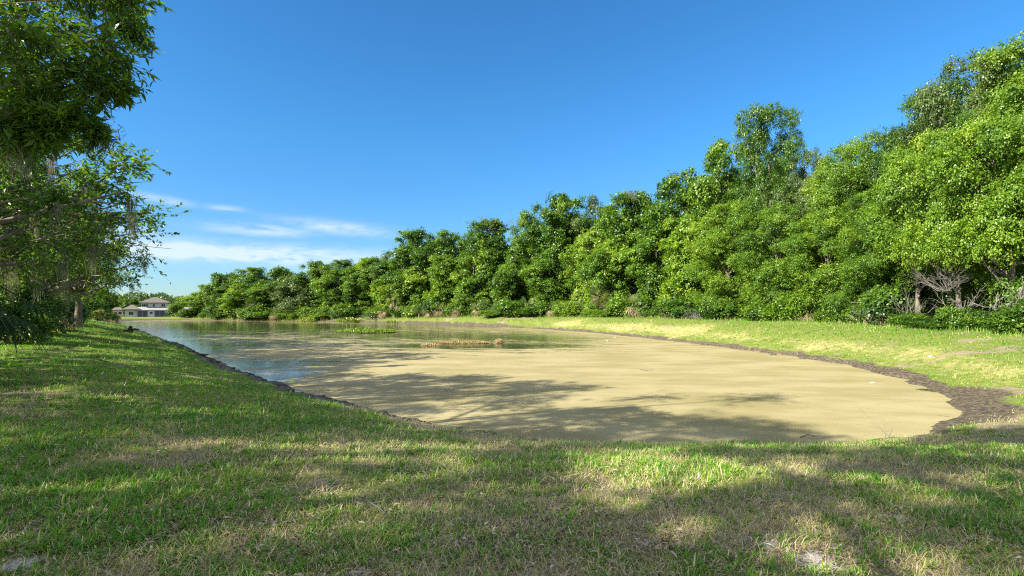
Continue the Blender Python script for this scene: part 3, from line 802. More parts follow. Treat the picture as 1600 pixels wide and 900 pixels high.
rng = np.random.default_rng(99)
GP = 'palmettos along the foot of the wood'
def edge_xy(px, dd=0.0):
    D = base_depth(px)+dd; return (px-800)/FPX*D, D
PALMS = [(362, 1.6, 'palmetto_tall'), (376, 1.5, 'palmetto'), (390, 1.7, 'palmetto_tall'), (430, 1.5, 'palmetto_dry'), (478, 1.5, 'palmetto'), (505, 1.4, 'palmetto_dry'),
         (600, 1.8, 'palmetto_dry'), (616, 1.8, 'palmetto_tall'), (655, 1.6, 'palmetto'), (672, 1.6, 'palmetto_dry'), (688, 1.5, 'palmetto_dry'), (705, 1.9, 'palmetto'), (716, 1.8, 'palmetto_dry'), (748, 1.3, 'palmetto_dry'),
         (776, 1.5, 'palmetto'), (822, 1.7, 'palmetto_dry'), (836, 1.5, 'palmetto'), (865, 1.4, 'palmetto_dry'), (935, 1.6, 'palmetto_tall'), (946, 1.9, 'palmetto_dry'), (958, 1.5, 'palmetto_dry'),
         (990, 1.7, 'palmetto_dry'), (1005, 1.3, 'palmetto'), (1046, 1.2, 'palmetto_dry'), (1256, 1.1, 'palmetto_dry'), (1240, 1.1, 'palmetto'), (1352, 1.0, 'palmetto'), (1380, 1.0, 'palmetto_dry')]
for i, (px, s, k) in enumerate(PALMS):
    x, y = edge_xy(px, -2.6-rng.random()*1.2)
    plant_palm(k, x, y, s, ref_label(px, {'palmetto': 'green palmetto', 'palmetto_dry': 'palmetto with dry tan fronds', 'palmetto_tall': 'taller fan palm with tan skirt'}[k]), GP if k == 'palmetto' else ('dry palmettos along the foot of the wood' if k == 'palmetto_dry' else 'taller fan palms along the foot of the wood'), i*1.3)
# bushes in a ragged hem
i = 0; px = 300.0
while px < 1720:
    D = base_depth(px); w = rng.uniform(.8, 1.9)*(1+D/110); h = rng.uniform(.8, 2.6)*(1+D/250)
    if 1400 < px < 1700: h = rng.uniform(.45, 1.9); w = rng.uniform(.6, 1.6)
    x, y = edge_xy(px, -1.8-rng.random()*2.0)
    k = ['bush', 'vinebush', 'darkbush'][rng.integers(3)] if px < 1400 else ['darkbush', 'darkbush', 'vinebush'][rng.integers(3)]
    plant_bush(k, x, y, h, w, ref_label(px, {'bush': 'bright green bush', 'vinebush': 'vine-tangled bush', 'darkbush': 'dark green bush'}[k]),
               {'bush': 'bright bushes in the hem of the wood', 'vinebush': 'vine-tangled bushes in the hem of the wood', 'darkbush': 'dark bushes in the hem of the wood'}[k], rot=i)
    px += max(6, w*1.25*FPX/D*rng.uniform(.6, 1.1)); i += 1
x, y = edge_xy(1062, -3.6); plant_bush('bush', x, y, 1.7, 1.6, 'bright rounded bush left of the grey brush pile')
# rank weeds between lawn and wood
n = 26000; pxs = rng.uniform(290, 1720, n); Ds = np.interp(pxs, [250, 300, 400, 500, 600, 700, 800, 900, 1000, 1100, 1200, 1300, 1400, 1500, 1600, 1700, 1850], [158, 150, 140, 130, 119, 108, 96, 86, 74, 62, 54, 47, 39.5, 33, 29, 27, 25])-3.6+rng.normal(0, .9, n)
wx, wy = (pxs-800)/FPX*Ds, Ds; wz = height(wx, wy)
k = rng.random(n) < (.25+.6*fbm(wx*.5, wy*.5, 3, 2))*np.clip(Ds/70, .25, 1); wx, wy, wz = wx[k], wy[k], wz[k]; n = len(wx)
me = blades_mesh('tall_weeds', np.stack([wx, wy, wz], -1), rng.uniform(0, 6.28, n), np.abs(rng.normal(.7, .4, n)), rng.uniform(.12, .5, n)*(.6+wy/110), rng.uniform(.012, .03, n)*(.6+wy/80), np.clip(rng.uniform(.1, .95, n), 0, 1), M['grass'], 2)
tag(link('tall_weeds', me), 'ragged weeds between the lawn and the wood', 'weeds', kind='stuff')

def snag(name, label, x, y, z, rg, L, n, spread, mat, up=.6, r0=.03, group=None, cat='dead branches'):
    mb = MB()
    def grow(p, d, l, r, lev):
        q_ = p+d*l; m_ = (p+q_)/2+rg.normal(0, .07*l, 3)
        mb.tube([p, m_, q_], [r, r*.8, r*.6], 4 if lev else 5)
        if lev >= 3: return
        for _ in range(3 if lev < 2 else 2):
            dd_ = norm((d+rg.normal(0, .45, 3))[None])[0]; grow(q_ if rg.random() < .6 else m_, dd_, l*rg.uniform(.5, .8), r*.55, lev+1)
    for i in range(n):
        a = rg.uniform(0, 6.28); d = norm(np.array([math.cos(a)*spread, math.sin(a)*spread, up+rg.normal(0, .15)])[None])[0]
        grow(np.array([rg.normal(0, .1*L), rg.normal(0, .1*L), 0]), d, L*rg.uniform(.3, .5), r0, 0)
    o = mb.build(name, mat); o.location = (x, y, z)
    return tag(o, label, cat, group)
rg = np.random.default_rng(5)
x, y = edge_xy(1478, -2.2); snag('dead_branches', 'grey tangle of dead branches in the dark hollow near the right edge', x, y, CAMZ+(HORY-455)/FPX*y, rg, 2.3, 16, .9, M['deadwood'], .8, .018)
x, y = edge_xy(1425, -1.9); snag('dead_shrub', 'pale bare shrub left of the grey dead tangle', x, y, ground_z(x, y), rg, 2.8, 6, .35, M['deadwood'], 1.0, .03)
x, y = edge_xy(1500, -1.9); snag('dead_shrub', 'pale bare shrub directly under the grey dead tangle', x, y, ground_z(x, y), rg, 2.6, 4, .3, M['deadwood'], 1.0, .045)
x, y = edge_xy(1585, -1.5); snag('dead_shrub', 'pale bare stems at the right edge of the dark hollow', x, y, ground_z(x, y), rg, 3.2, 5, .3, M['deadwood'], 1.0, .05)
x, y = edge_xy(1092, -4.2); snag('brush_pile', 'low pile of grey dead brush on the lawn edge', x, y, ground_z(x, y)+.1, rg, 2.2, 16, 1.2, M['deadwood'], .35, .03)
x, y = edge_xy(585, -5); snag('brush_pile', 'pale dead brush on the far bank behind the pond weeds', x, y, ground_z(x, y)+.1, rg, 4.0, 14, 1.6, M['deadwood'], .3, .05)
x, y = edge_xy(1385, -2.2); snag('dead_shrub', 'fallen bare branches low in the wood under the bright draped tree', x, y, ground_z(x, y), rg, 2.2, 6, .9, M['deadwood'], .6, .035)
x, y = edge_xy(905, -2.4); snag('dead_shrub', 'thin leaning dead stems between two vine masses mid wood', x, y, ground_z(x, y), rg, 5, 3, .25, M['deadwood'], 1.0, .05)
x, y = edge_xy(768, 5.5); snag('dead_branches', 'bare dead twigs sticking up above the wood skyline', x, y, CAMZ+(HORY-372)/FPX*y, rg, 7.0, 7, .75, M['bark'], .9, .09)
x, y = edge_xy(1012, 5); snag('dead_branches', 'pale dead limb against the dark oak on the skyline', x, y, CAMZ+(HORY-318)/FPX*y, rg, 3.6, 4, .9, M['deadwood'], .6, .07)

# ---------------------------------------------------------------- left row of oaks with moss
def twig_tree(seed, H, R, nb, twigs, leaves, leaf=(.09, .14), asp=.27, base=.3, mat='near', r0=.24, tint=.45, rb=(.2, .34), blobs=None, nl=40, tl=1.0):
    rg = np.random.default_rng(seed)
    bl = crown_blobs(rg, H, R, base, nb, .6, rb, .9) if blobs is None else np.array(blobs, float)
    n = len(bl)*twigs
    bi = np.repeat(np.arange(len(bl)), twigs)
    d = rand_dirs(rg, n); d[:, 2] = d[:, 2]*.7-.05; d = norm(d)
    s = bl[bi, :3]+rg.normal(0, .35, (n, 3))*bl[bi, 3][:, None]*.6
    L = bl[bi, 3]*rg.uniform(.5, 1.0, n)*tl
    e = s+d*L[:, None]-np.array([0, 0, .18])*L[:, None]
    # twigs as three-sided tapering rods
    up = np.array([0, 0, 1.0]); A_ = norm(np.cross(d, up)+1e-4); B_ = np.cross(d, A_)
    rr = .007; ring = []
    for k_ in range(3):
        a = k_*2.094; o_ = A_*math.cos(a)+B_*math.sin(a); ring += [s+o_*rr, e+o_*rr*.35]
    TV = np.stack(ring, 1).reshape(-1, 3); b0 = np.arange(n)[:, None]*6
    TQ = np.concatenate([b0+np.array([0, 2, 3, 1]), b0+np.array([2, 4, 5, 3]), b0+np.array([4, 0, 1, 5])])
    twm = new_mesh('twigs', TV, TQ, None, None, False, M['bark'])
    m = n*leaves; ti_ = np.repeat(np.arange(n), leaves); f = rg.uniform(.15, 1.02, m)
    C = s[ti_]+(e-s)[ti_]*f[:, None]+rg.normal(0, .02, (m, 3))
    dv = norm(d[ti_]*.7+rg.normal(0, .65, (m, 3))-np.array([0, 0, .15]))
    nr = norm(rg.normal(0, .7, (m, 3))+np.array([0, 0, .8]))
    LL = rg.uniform(*leaf, m)
    V, Q = leaf_quads(C, dv, nr, LL, LL*asp*rg.uniform(.8, 1.25, m), .2, .12)
    tb = np.clip(tint+rg.normal(0, .12, n), 0, 1)
    ti = np.clip(tb[ti_]+rg.normal(0, .14, m), 0, 1)
    crown_me = new_mesh('crown', V, Q, None, dict(tint=np.repeat(ti, 4)), False, M[mat])
    tr = limbs_mesh(rg, bl, H, r0, min(nl, len(bl))).mesh('trunk', M['bark'], True)
    return crown_me, tr, twm, bl
def moss_mesh(rg, pts, lens, strands=26):
    Vs = []; Qs = []; Ti = []; n0 = 0
    for p, L in zip(pts, lens):
        for _ in range(strands):
            q_ = np.array(p)+rg.normal(0, .07, 3)*np.array([1.2, 1.2, .6]); l = L*rg.uniform(.35, 1.0); k_ = 6
            a = rg.uniform(0, 6.28); sx = np.array([math.cos(a), math.sin(a), 0]); w = rg.uniform(.004, .011)
            row = []
            for i in range(k_+1):
                t = i/k_; c = q_+np.array([rg.normal(0, .018), rg.normal(0, .018), 0])*(1 if i else 0)-np.array([0, 0, l*t])
                ww = w*(1-.75*t); row += [c-sx*ww, c+sx*ww]; q_ = q_+np.array([rg.normal(0, .012), rg.normal(0, .012), 0])
            Vs += row
            for i in range(k_): Qs.append((n0+2*i, n0+2*i+1, n0+2*i+3, n0+2*i+2))
            n0 += 2*(k_+1); Ti += [rg.random()]*(2*(k_+1))
    return new_mesh('moss', np.array(Vs), np.array(Qs), None, dict(tint=np.array(Ti)), False, M['moss'])
def place_oak(parts, x, y, s, rz, label, group=None, moss=None, name='oak_tree', sz=None):
    r = thing(name, label, 'tree', (x, y, ground_z(x, y)), rz, group)
    for nm, me_ in (('crown', parts[0]), ('trunk', parts[1]), ('twigs', parts[2])):
        o = link(nm, me_, r); o.scale = (s, s, sz or s)
    if moss is not None: link('moss', moss, r).scale = (s, s, sz or s)
    return r
GL = 'oaks along the left bank'
# near oak whose boughs reach into the upper left corner; clumps in its own frame (trunk at origin)
TA = (-10.8, 6.6)
def wb(px, py, D, r): return ((px-800)/FPX*D-TA[0], D-TA[1], CAMZ+(HORY-py)/FPX*D-1.2, r)
rgA = np.random.default_rng(8)
bA = [wb(40, 20, 7.6, .85), (wb(110, 45, 7.2, .75)), wb(165, 70, 7.0, .55), wb(195, 20, 8.4, .55), wb(150, 120, 6.9, .5), wb(185, 130, 7.1, .36),
      wb(90, 110, 6.9, .7), wb(40, 110, 7.2, .8), wb(10, 170, 7.2, .7), wb(60, 160, 6.8, .45), wb(120, 175, 6.7, .30), wb(145, 195, 6.7, .22), wb(75, 195, 6.9, .25),
      wb(20, 60, 6.4, .7), wb(190, -10, 7.8, .6), wb(120, -40, 7.2, .8), wb(60, -60, 7, .9), wb(210, 45, 8.6, .35), wb(-30, 60, 7.4, .9), wb(-50, 140, 7.6, .9), wb(28, 188, 6.5, .42), wb(72, 196, 6.6, .30), wb(5, 200, 6.4, .4)]
for i in range(17):
    a = i*2.4; rad = rgA.uniform(1.5, 5.4); zz = rgA.uniform(5.0, 12.2)-rad*.25
    if rad*math.cos(a) > 2.2 and zz < 7.5: zz += 2.6
    bA.append((rad*math.cos(a), rad*math.sin(a), zz, rgA.uniform(.8, 1.3)))
bA = [(a_, b_, c_, d_*(.86 if i_ < 20 else 1)) for i_, (a_, b_, c_, d_) in enumerate(bA)]
TAm = twig_tree(51, 12, 6, 0, 40, 14, blobs=bA, leaf=(.09, .165), r0=.15, tint=.62, nl=20)
rgm = np.random.default_rng(3)
mp = []; ml = []
for (px, py, D, L) in ((95, 165, 7.0, .55), (80, 168, 7.2, .42), (158, 190, 6.9, .38), (132, 185, 6.9, .3), (150, 150, 7, .25), (28, 178, 6.8, 1.0), (30, 185, 7.0, .85), (33, 178, 7.1, .9), (160, 215, 6.8, .2)):
    b = wb(px, py, D, 0); mp.append(b[:3]); ml.append(L)
for b in bA[20:]:
    if rgm.random() < .5: mp.append((b[0], b[1], b[2]-b[3]*.4)); ml.append(rgm.uniform(.4, 1.1))
near_root = place_oak(TAm, TA[0], TA[1], 1, 0, 'nearest oak whose leafy boughs reach in at the upper left corner', GL)
for p_, l_ in zip(mp, ml): link('moss', moss_mesh(rgm, [p_], [l_], 55), near_root)
# row further along the bank
LB = {}
for key, seed, H, R, nb, tint, mat in (('a', 61, 10.5, 4.4, 46, .50, 'near'), ('b', 62, 9.0, 4.2, 44, .85, 'oak'), ('c', 63, 9.5, 4.8, 46, .45, 'near')):
    LB[key] = twig_tree(seed, H, R, nb, 26, 14, (.12, .22), .42, .36, mat, .24, tint, (.2, .32))
def row_moss(key, seed, k=26):
    rg_ = np.random.default_rng(seed); bl = LB[key][3]; sel = rg_.permutation(len(bl))[:k]
    P_ = [(bl[j, 0]*1.05, bl[j, 1]*1.05, bl[j, 2]-bl[j, 3]*.3) for j in sel]
    return moss_mesh(rg_, P_, rg_.uniform(.7, 2.0, len(P_)), 60)
def at(px, D): return ((px-800)/FPX*D, D)
for key, px, D, s, sz, rz, lab, ms in (
        ('a', -95, 13.5, .85, .80, 1.0, 'moss-hung oak at the left edge just beyond the nearest boughs', 71),
        ('c', -35, 19.5, 1.0, .92, 2.2, 'tall dark oak on the left bank hung with grey moss', 72),
        ('b', 58, 27, .88, .96, .6, 'sunlit yellow-green oak behind the moss-hung oaks', None),
        ('a', 118, 38, 1.0, .86, 4.0, 'dark spreading oak whose tip reaches toward the distant house', 73),
        ('c', 58, 34, 1.0, .98, 5.1, 'oak behind the sunlit yellow-green one on the left bank', 74),
        ('b', 122, 54, 1.0, .85, 3.0, 'small far oak at the end of the left tree row', None),
        ('c', 60, 47, 1.2, 1.1, 1.2, 'oak farther along the left bank, mostly hidden', None),
        ('a', -10, 30, 1.2, 1.1, 2.6, 'oak at the back of the left row', None),
        ('c', -60, 22, 1.3, 1.15, .2, 'large oak at the back of the left row at the picture edge', None)):
    x, y = at(px, D)
    place_oak(LB[key], x, y, s, rz, lab, GL, row_moss(key, ms) if ms else None, sz=sz)
# oaks out of frame behind and left of the camera whose dappled shade lies on the lawn and pond
SHADE = [
 (-2.95, -3.4, 'oak just behind the viewer, shading the near corner of the pond',
  [(-1.87, 4.03, 6.84, 0.95), (-2.66, 4.43, 9.25, 0.95), (-1.9, 4.69, 10.08, 0.95), (-3.05, 2.47, 10.71, 0.95), (-1.9, 4.69, 10.08, 0.95), (-2.11, 4.58, 9.73, 0.95), (-1.91, 2.7, 9.58, 0.95)]),
 (-8.2, -5.4, 'oak behind the viewer, shading the bottom of the lawn',
  [(-2.41, 1.05, 12.96, 0.95), (1.87, 4.91, 6.75, 0.35), (-1.65, 5.2, 9.62, 0.5), (-5.09, 1.44, 8.98, 0.5), (-3.56, 0.08, 12.51, 0.5), (1.87, 4.91, 6.75, 0.35), (2.38, 4.07, 5.38, 0.5), (-1.65, 5.2, 9.62, 0.5), (-0.69, 3.88, 11.25, 0.35)]),
 (-14.6, -8.8, 'oak farthest behind the viewer, shading the near lawn',
  [(-1.59, 2.99, 12.3, 0.95), (0.12, 2.54, 13.42, 0.95), (-0.31, 2.75, 11.82, 0.7), (-1.87, 3.27, 11.53, 0.35), (-1.88, 3.76, 10.52, 0.35), (-1.88, 3.76, 10.52, 0.35)]),
 (-16.3, -1.2, 'broad oak out of the picture at the left, shading the left lawn',
  [(1.22, -1.76, 9.33, 0.95), (2.18, -1.43, 10.28, 0.95), (-1.25, -1.26, 9.44, 0.95), (-0.2, -3.37, 10.68, 0.5), (2.79, -1.98, 13.5, 0.95), (-0.88, 2.01, 10.18, 0.95), (3.64, -2.77, 11.1, 0.35), (1.09, -0.63, 9.26, 0.35), (-1.8, 3.92, 7.12, 0.95), (4.2, 0.98, 12.37, 0.95), (-2.06, 2.5, 8.71, 0.7), (5.14, 1.98, 9.38, 0.95), (2.55, 1.99, 13.36, 0.95), (0.8, 4.33, 12.47, 0.7), (2.46, 2.36, 9.42, 0.95), (-0.42, 0.34, 13.8, 0.95), (-0.9, -2.19, 13.34, 0.35), (-0.62, 4.1, 12.81, 0.7), (-3.19, -1.55, 11.36, 0.35), (1.44, 0.36, 14.3, 0.95), (3.07, -2.93, 10.85, 0.35), (0.43, 2.16, 14.19, 0.95), (1.52, 0.31, 8.39, 0.5), (1.75, -0.67, 7.66, 0.5), (-3.96, -0.69, 9.9, 0.95), (2.98, 1.99, 9.37, 0.5), (0.18, 1.79, 11.66, 0.95), (2.37, -2.35, 10.48, 0.35), (4.98, -0.23, 7.11, 0.35), (-0.84, -2.73, 13.18, 0.35), (-0.69, -1.51, 13.34, 0.5), (-3.19, -1.55, 11.36, 0.35), (2.96, 2.07, 6.19, 0.5), (-0.51, 3.65, 7.85, 0.35), (0.03, 2.37, 11.83, 0.5), (3.68, 1.76, 9.34, 0.35), (0.39, 1.26, 8.34, 0.35), (2.3, 4.32, 6.68, 0.35)]),
 (-20.3, 8.2, 'large oak out of the picture at the left, shading the middle of the pond',
  [(1.04, -4.1, 8.58, 0.95), (1.34, -2.4, 6.42, 0.95), (-0.81, -0.85, 13.76, 0.95), (-0.28, -2.7, 12.42, 0.95), (-0.83, -3.3, 10.66, 0.95), (1.43, 3.09, 8.74, 0.95), (2.85, 0.08, 12.68, 0.95), (3.86, -3.29, 7.45, 0.95), (-2.56, -2.05, 13.55, 0.95), (0.41, 1.53, 12.8, 0.95), (5.47, 0.35, 9.7, 0.95), (2.77, 3.75, 5.74, 0.95), (-3.68, 4.19, 10.49, 0.95), (4.07, -0.96, 12.79, 0.95), (2.44, 2.2, 9.52, 0.95), (-3.48, 3.54, 6.73, 0.95), (1.22, 0.36, 8.71, 0.95), (3.35, -2.85, 12.31, 0.95), (1.8, -0.51, 11.49, 0.5), (-0.69, -2.96, 11.34, 0.7), (-2.02, 4.59, 7.37, 0.95), (-0.29, 2.58, 5.75, 0.95)]),
 (-21.5, 2.0, 'oak out of the picture at the left behind the large one, shading the lawn',
  [(4.46, -2.28, 9.83, 0.95), (1.62, -2.7, 10.58, 0.95), (-3.04, -0.04, 13.59, 0.95), (-0.29, -1.17, 12.69, 0.95), (-3.08, 2.39, 10.35, 0.95), (3.47, -0.55, 10.74, 0.7), (-2.05, -0.96, 10.51, 0.95), (1.28, 1.96, 11.79, 0.95), (3.82, -2.75, 10.78, 0.95), (-2.58, 4.65, 9.18, 0.95), (4.09, 1.03, 8.55, 0.35), (-0.17, 4.25, 9.72, 0.95), (-0.11, -0.81, 11.8, 0.7)]),
]
for i, (x, y, lab, bl) in enumerate(SHADE):
    rgs = np.random.default_rng(300+i); bl = np.array(bl)
    V, Q, ti = leafy(rgs, bl, int(950*(bl[:, 3]**2).sum())+400, .15, (.14, .24), .7, .45, .9, .45)
    r = thing('oak_tree', lab, 'tree', (x, y, 1.2), 0, 'oaks out of the picture casting the dappled shade')
    link('crown', new_mesh('crown', V, Q, None, dict(tint=ti), False, M['oak']), r)
    link('trunk', limbs_mesh(rgs, bl, bl[:, 2].max()+.5, .22, 99, .2, False).mesh('trunk', M['bark'], True), r)

# ground plants and palms of the left row
M_l = GL
x, y = at(-62, 10.2)
rg = np.random.default_rng(14)
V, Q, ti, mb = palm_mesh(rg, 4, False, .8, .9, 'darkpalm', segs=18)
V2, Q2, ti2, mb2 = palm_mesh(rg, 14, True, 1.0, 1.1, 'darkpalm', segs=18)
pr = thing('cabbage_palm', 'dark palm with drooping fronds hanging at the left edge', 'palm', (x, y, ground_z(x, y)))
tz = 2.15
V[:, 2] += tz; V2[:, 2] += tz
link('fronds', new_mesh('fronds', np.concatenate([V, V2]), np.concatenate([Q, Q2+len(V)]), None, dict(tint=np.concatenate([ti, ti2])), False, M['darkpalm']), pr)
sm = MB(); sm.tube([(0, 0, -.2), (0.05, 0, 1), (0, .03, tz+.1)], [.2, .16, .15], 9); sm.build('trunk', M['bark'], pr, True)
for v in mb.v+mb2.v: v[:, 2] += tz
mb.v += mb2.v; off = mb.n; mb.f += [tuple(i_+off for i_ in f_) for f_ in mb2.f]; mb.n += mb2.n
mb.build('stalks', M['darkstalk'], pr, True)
for px, D, k, s, lab in ((55, 27, 'palmetto_dry', 1.25, 'brown-skirted palm under the left oaks, nearer of two'), (88, 33, 'palmetto_dry', 1.4, 'brown-skirted palm under the left oaks, farther of two')):
    x, y = at(px, D); plant_palm(k, x, y, s, lab, None, px)
for px, D, k, h, w, lab in ((65, 24, 'yellowbush', .55, .5, 'small bright lime shrub on the left lawn under the oaks'),
                            (20, 20, 'darkbush', 1.6, 1.6, 'dark bush at the foot of the left oaks nearest the edge'),
                            (35, 26, 'darkbush', 2.4, 2.0, 'dark bush behind the lime shrub'),
                            (75, 42, 'darkbush', 2.6, 2.5, 'dark bush between the brown-skirted palms and the grey trunk'),
                            (112, 48, 'bush', 2.2, 2.0, 'green bush right of the grey trunk on the left bank'),
                            (118, 62, 'bush', 1.9, 2.2, 'green bush at the far end of the left bank'),
                            (98, 70, 'darkbush', 4, 5, 'dark far bush filling the end of the left row'),
                            (50, 60, 'darkbush', 5, 5, 'tall dark far bush deep in the left row'),
                            (0, 40, 'darkbush', 4, 4, 'tall dark bush deep in the left row at the edge')):
    x, y = at(px, D); plant_bush(k, x, y, h, w, lab)
x, y = at(101, 41); mb = MB(); z = ground_z(x, y)
mb.tube([(0, 0, -.1), (.05, 0, 1.2), (.0, .1, 3.0), (-.2, .3, 5)], [.42, .30, .27, .2], 12)
for a in range(5): mb.tube(curve((0, .1, 2.2+a*.5), (1.6*math.cos(a*1.9), 1.6*math.sin(a*1.9), 4.5+a*.3), rg, 5), np.linspace(.12, .03, 5), 6)
tr_ = thing('oak_tree', 'thick grey trunk standing on the left bank beside the lawn', 'tree', (x, y, z)); mb.build('trunk', M['deadwood'], tr_, True)
cr = link('crown', LB['a'][0], tr_); cr.scale = (.62, .62, .72)

# ---------------------------------------------------------------- far end: house, garden, neighbours
M['wall'] = noisy('stucco', (.40, .42, .46), (.46, .48, .52), 3, .9, .1, 60)  # white walls greyed and blued: their shade is put into the colour
M['wall2'] = noisy('pink stucco', (.50, .36, .28), (.56, .42, .34), 3, .9, .1, 60)
M['roof'] = noisy('shingles', (.11, .10, .09), (.18, .165, .15), 2.5, .9, .4, 14, (1, 1, 4))
M['roof2'] = noisy('pale roof', (.28, .28, .28), (.36, .355, .35), 2.5, .9, .3, 14)
M['trim'] = principled('white trim', (.50, .52, .56), .5)[0]
M['glass'] = principled('window glass', (.02, .03, .045), .08, .6)[0]
M['frame'] = principled('porch frame', (.16, .18, .22), .5)[0]
M['screen'] = principled('bug screen', (.035, .045, .075), .6)[0]
HD = 168.0
hx = lambda px: (px-800)/FPX*HD
hz = lambda py: CAMZ+(HORY-py)/FPX*HD
gz = hz(496.0)
hroot = thing('house', 'white two-storey house with grey hip roof at the far end of the pond', 'house', (hx(234), HD, gz), R_(34))
hroot.scale = (.81, .8, 1)
X0 = hx(232)
def hp(px, py=None): return hx(px)-X0
def hip(mb, x0, x1, y0, y1, z0, z1, over=.5, ridge=.25, th=.22):
    x0 -= over; x1 += over; y0 -= over; y1 += over
    rx0 = x0+(x1-x0)*(.5-ridge/2); rx1 = x0+(x1-x0)*(.5+ridge/2); ym = (y0+y1)/2
    mb.add([(x0, y0, z0), (x1, y0, z0), (x1, y1, z0), (x0, y1, z0), (x0, y0, z0+th), (x1, y0, z0+th), (x1, y1, z0+th), (x0, y1, z0+th), (rx0, ym, z1), (rx1, ym, z1)],
           [(0, 3, 2, 1), (0, 1, 5, 4), (1, 2, 6, 5), (2, 3, 7, 6), (3, 0, 4, 7), (4, 5, 9, 8), (5, 6, 9), (6, 7, 8, 9), (7, 4, 8)])
Z = lambda py: hz(py)-gz
# walls
m1 = MB(); m1.box(hp(193), hp(265), 2.5, 12, -.3, Z(484.5)); m1.build('wall', M['wall'], hroot)
m2 = MB(); m2.box(hp(218), hp(262), 4.0, 11.5, Z(484.5)+.01, Z(473.5)); m2.build('upper_wall', M['wall'], hroot)
r1 = MB(); hip(r1, hp(218), hp(262), 4.0, 11.5, Z(473.5), Z(463.5), .8, .12); r1.build('roof', M['roof'], hroot)
r2 = MB(); hip(r2, hp(191), hp(216), 1.8, 12.2, Z(484.3), Z(476), .5, .1); r2.build('side_roof', M['roof'], hroot)
r3 = MB()   # lean-to roof below the upper windows
xa, xb = hp(212), hp(266)
r3.add([(xa, 1.4, Z(484.2)), (xb, 1.4, Z(484.2)), (xb, 3.99, Z(479.6)), (xa, 3.99, Z(479.6)), (xa, 1.4, Z(484.2)-.18), (xb, 1.4, Z(484.2)-.18), (xb, 3.99, Z(484.6)), (xa, 3.99, Z(484.6))],
       [(0, 1, 2, 3), (4, 7, 6, 5), (0, 4, 5, 1), (1, 5, 6, 2), (0, 3, 7, 4), (3, 2, 6, 7)]); r3.build('porch_roof', M['roof2'], hroot)
def window(x0, x1, z0, z1, y, mull=1, part='window'):
    w = MB(); t = .10
    w.box(x0-t, x1+t, y-.06, y+.02, z1, z1+t); w.box(x0-t, x1+t, y-.06, y+.02, z0-t, z0)
    w.box(x0-t, x0, y-.06, y+.02, z0, z1); w.box(x1, x1+t, y-.06, y+.02, z0, z1)
    for k_ in range(mull):
        xm = x0+(x1-x0)*(k_+1)/(mull+1); w.box(xm-.035, xm+.035, y-.05, y+.02, z0, z1)
    o = w.build(part, M['trim'], hroot); g = MB(); g.box(x0, x1, y-.02, y+.015, z0, z1); g.build('glass', M['glass'], o)
window(hp(218.8), hp(228.5), Z(478.8), Z(475.2), 3.99, 2)
window(hp(236.8), hp(239.6), Z(479.2), Z(475), 3.99, 0)
window(hp(250.5), hp(256.5), Z(478.9), Z(475), 3.99, 1)
window(hp(199), hp(206), Z(492), Z(487.5), 2.49, 1)
sc_ = MB()
sc_.box(hp(213), hp(228), 1.5, 1.54, -.1, Z(485.6)); sc_.box(hp(240), hp(264.5), 1.5, 1.54, -.1, Z(485.6)); sc_.build('screen_panel', M['screen'], hroot)
ps = MB()
for q_ in (212.6, 220, 228.3, 239.7, 248, 256, 264.8): ps.box(hp(q_)-.09, hp(q_)+.09, 1.42, 1.50, -.2, Z(485.1))
ps.box(hp(212.6), hp(264.8), 1.40, 1.49, Z(485.5), Z(485.0)); ps.build('porch_frame', M['frame'], hroot)
wm = MB(); wm.box(hp(228.5), hp(239.5), 1.60, 1.8, -.2, Z(485.2)); wm.build('porch_wall', M['wall'], hroot)
window(hp(232), hp(236.5), Z(490.5), Z(487.5), 1.59, 0)
# patio edge
pt = MB(); pt.box(hp(205), hp(266), -.2, 1.39, -.35, .04); pt.build('patio', M['roof2'], hroot)

def small_house(label, pxa, pxb, D, base, eave, ridge, mat, roofm):
    g = CAMZ+(HORY-base)/FPX*D; ex = (pxa+pxb)/2; x0 = (ex-800)/FPX*D
    th_ = math.atan(-x0/D); r = thing('house', label, 'house', (x0, D, g), th_); r.scale = (math.cos(th_), math.cos(th_), 1); hw = (pxb-pxa)/2/FPX*D
    f = lambda py: (base-py)/FPX*D
    m = MB(); m.box(-hw, hw, 0, 8, -.4, f(eave)); m.build('wall', mat, r)
    m = MB(); hip(m, -hw, hw, 0, 8, f(eave), f(ridge), .5, .4); m.build('roof', roofm, r)
    for sx in (-.5, .45):
        w = MB(); a, b_ = sx*hw-.6, sx*hw+.6; w.box(a-.08, b_+.08, -.06, .01, .8, f(eave)-.4); o = w.build('window', M['trim'], r)
        g_ = MB(); g_.box(a, b_, -.08, -.062, .9, f(eave)-.5); g_.build('glass', M['glass'], o)
    return r
small_house('low pink house half hidden right of the white house', 283, 304, 185, 495.5, 485, 480, M['wall2'], M['roof2'])
small_house('low white-roofed house left of the white house behind the yellow bush', 126, 150, 120, 495, 490, 485.5, M['wall2'], M['roof2'])
small_house('low pinkish house just left of the white house', 176, 192, 190, 495, 485, 480, M['wall2'], M['roof'])
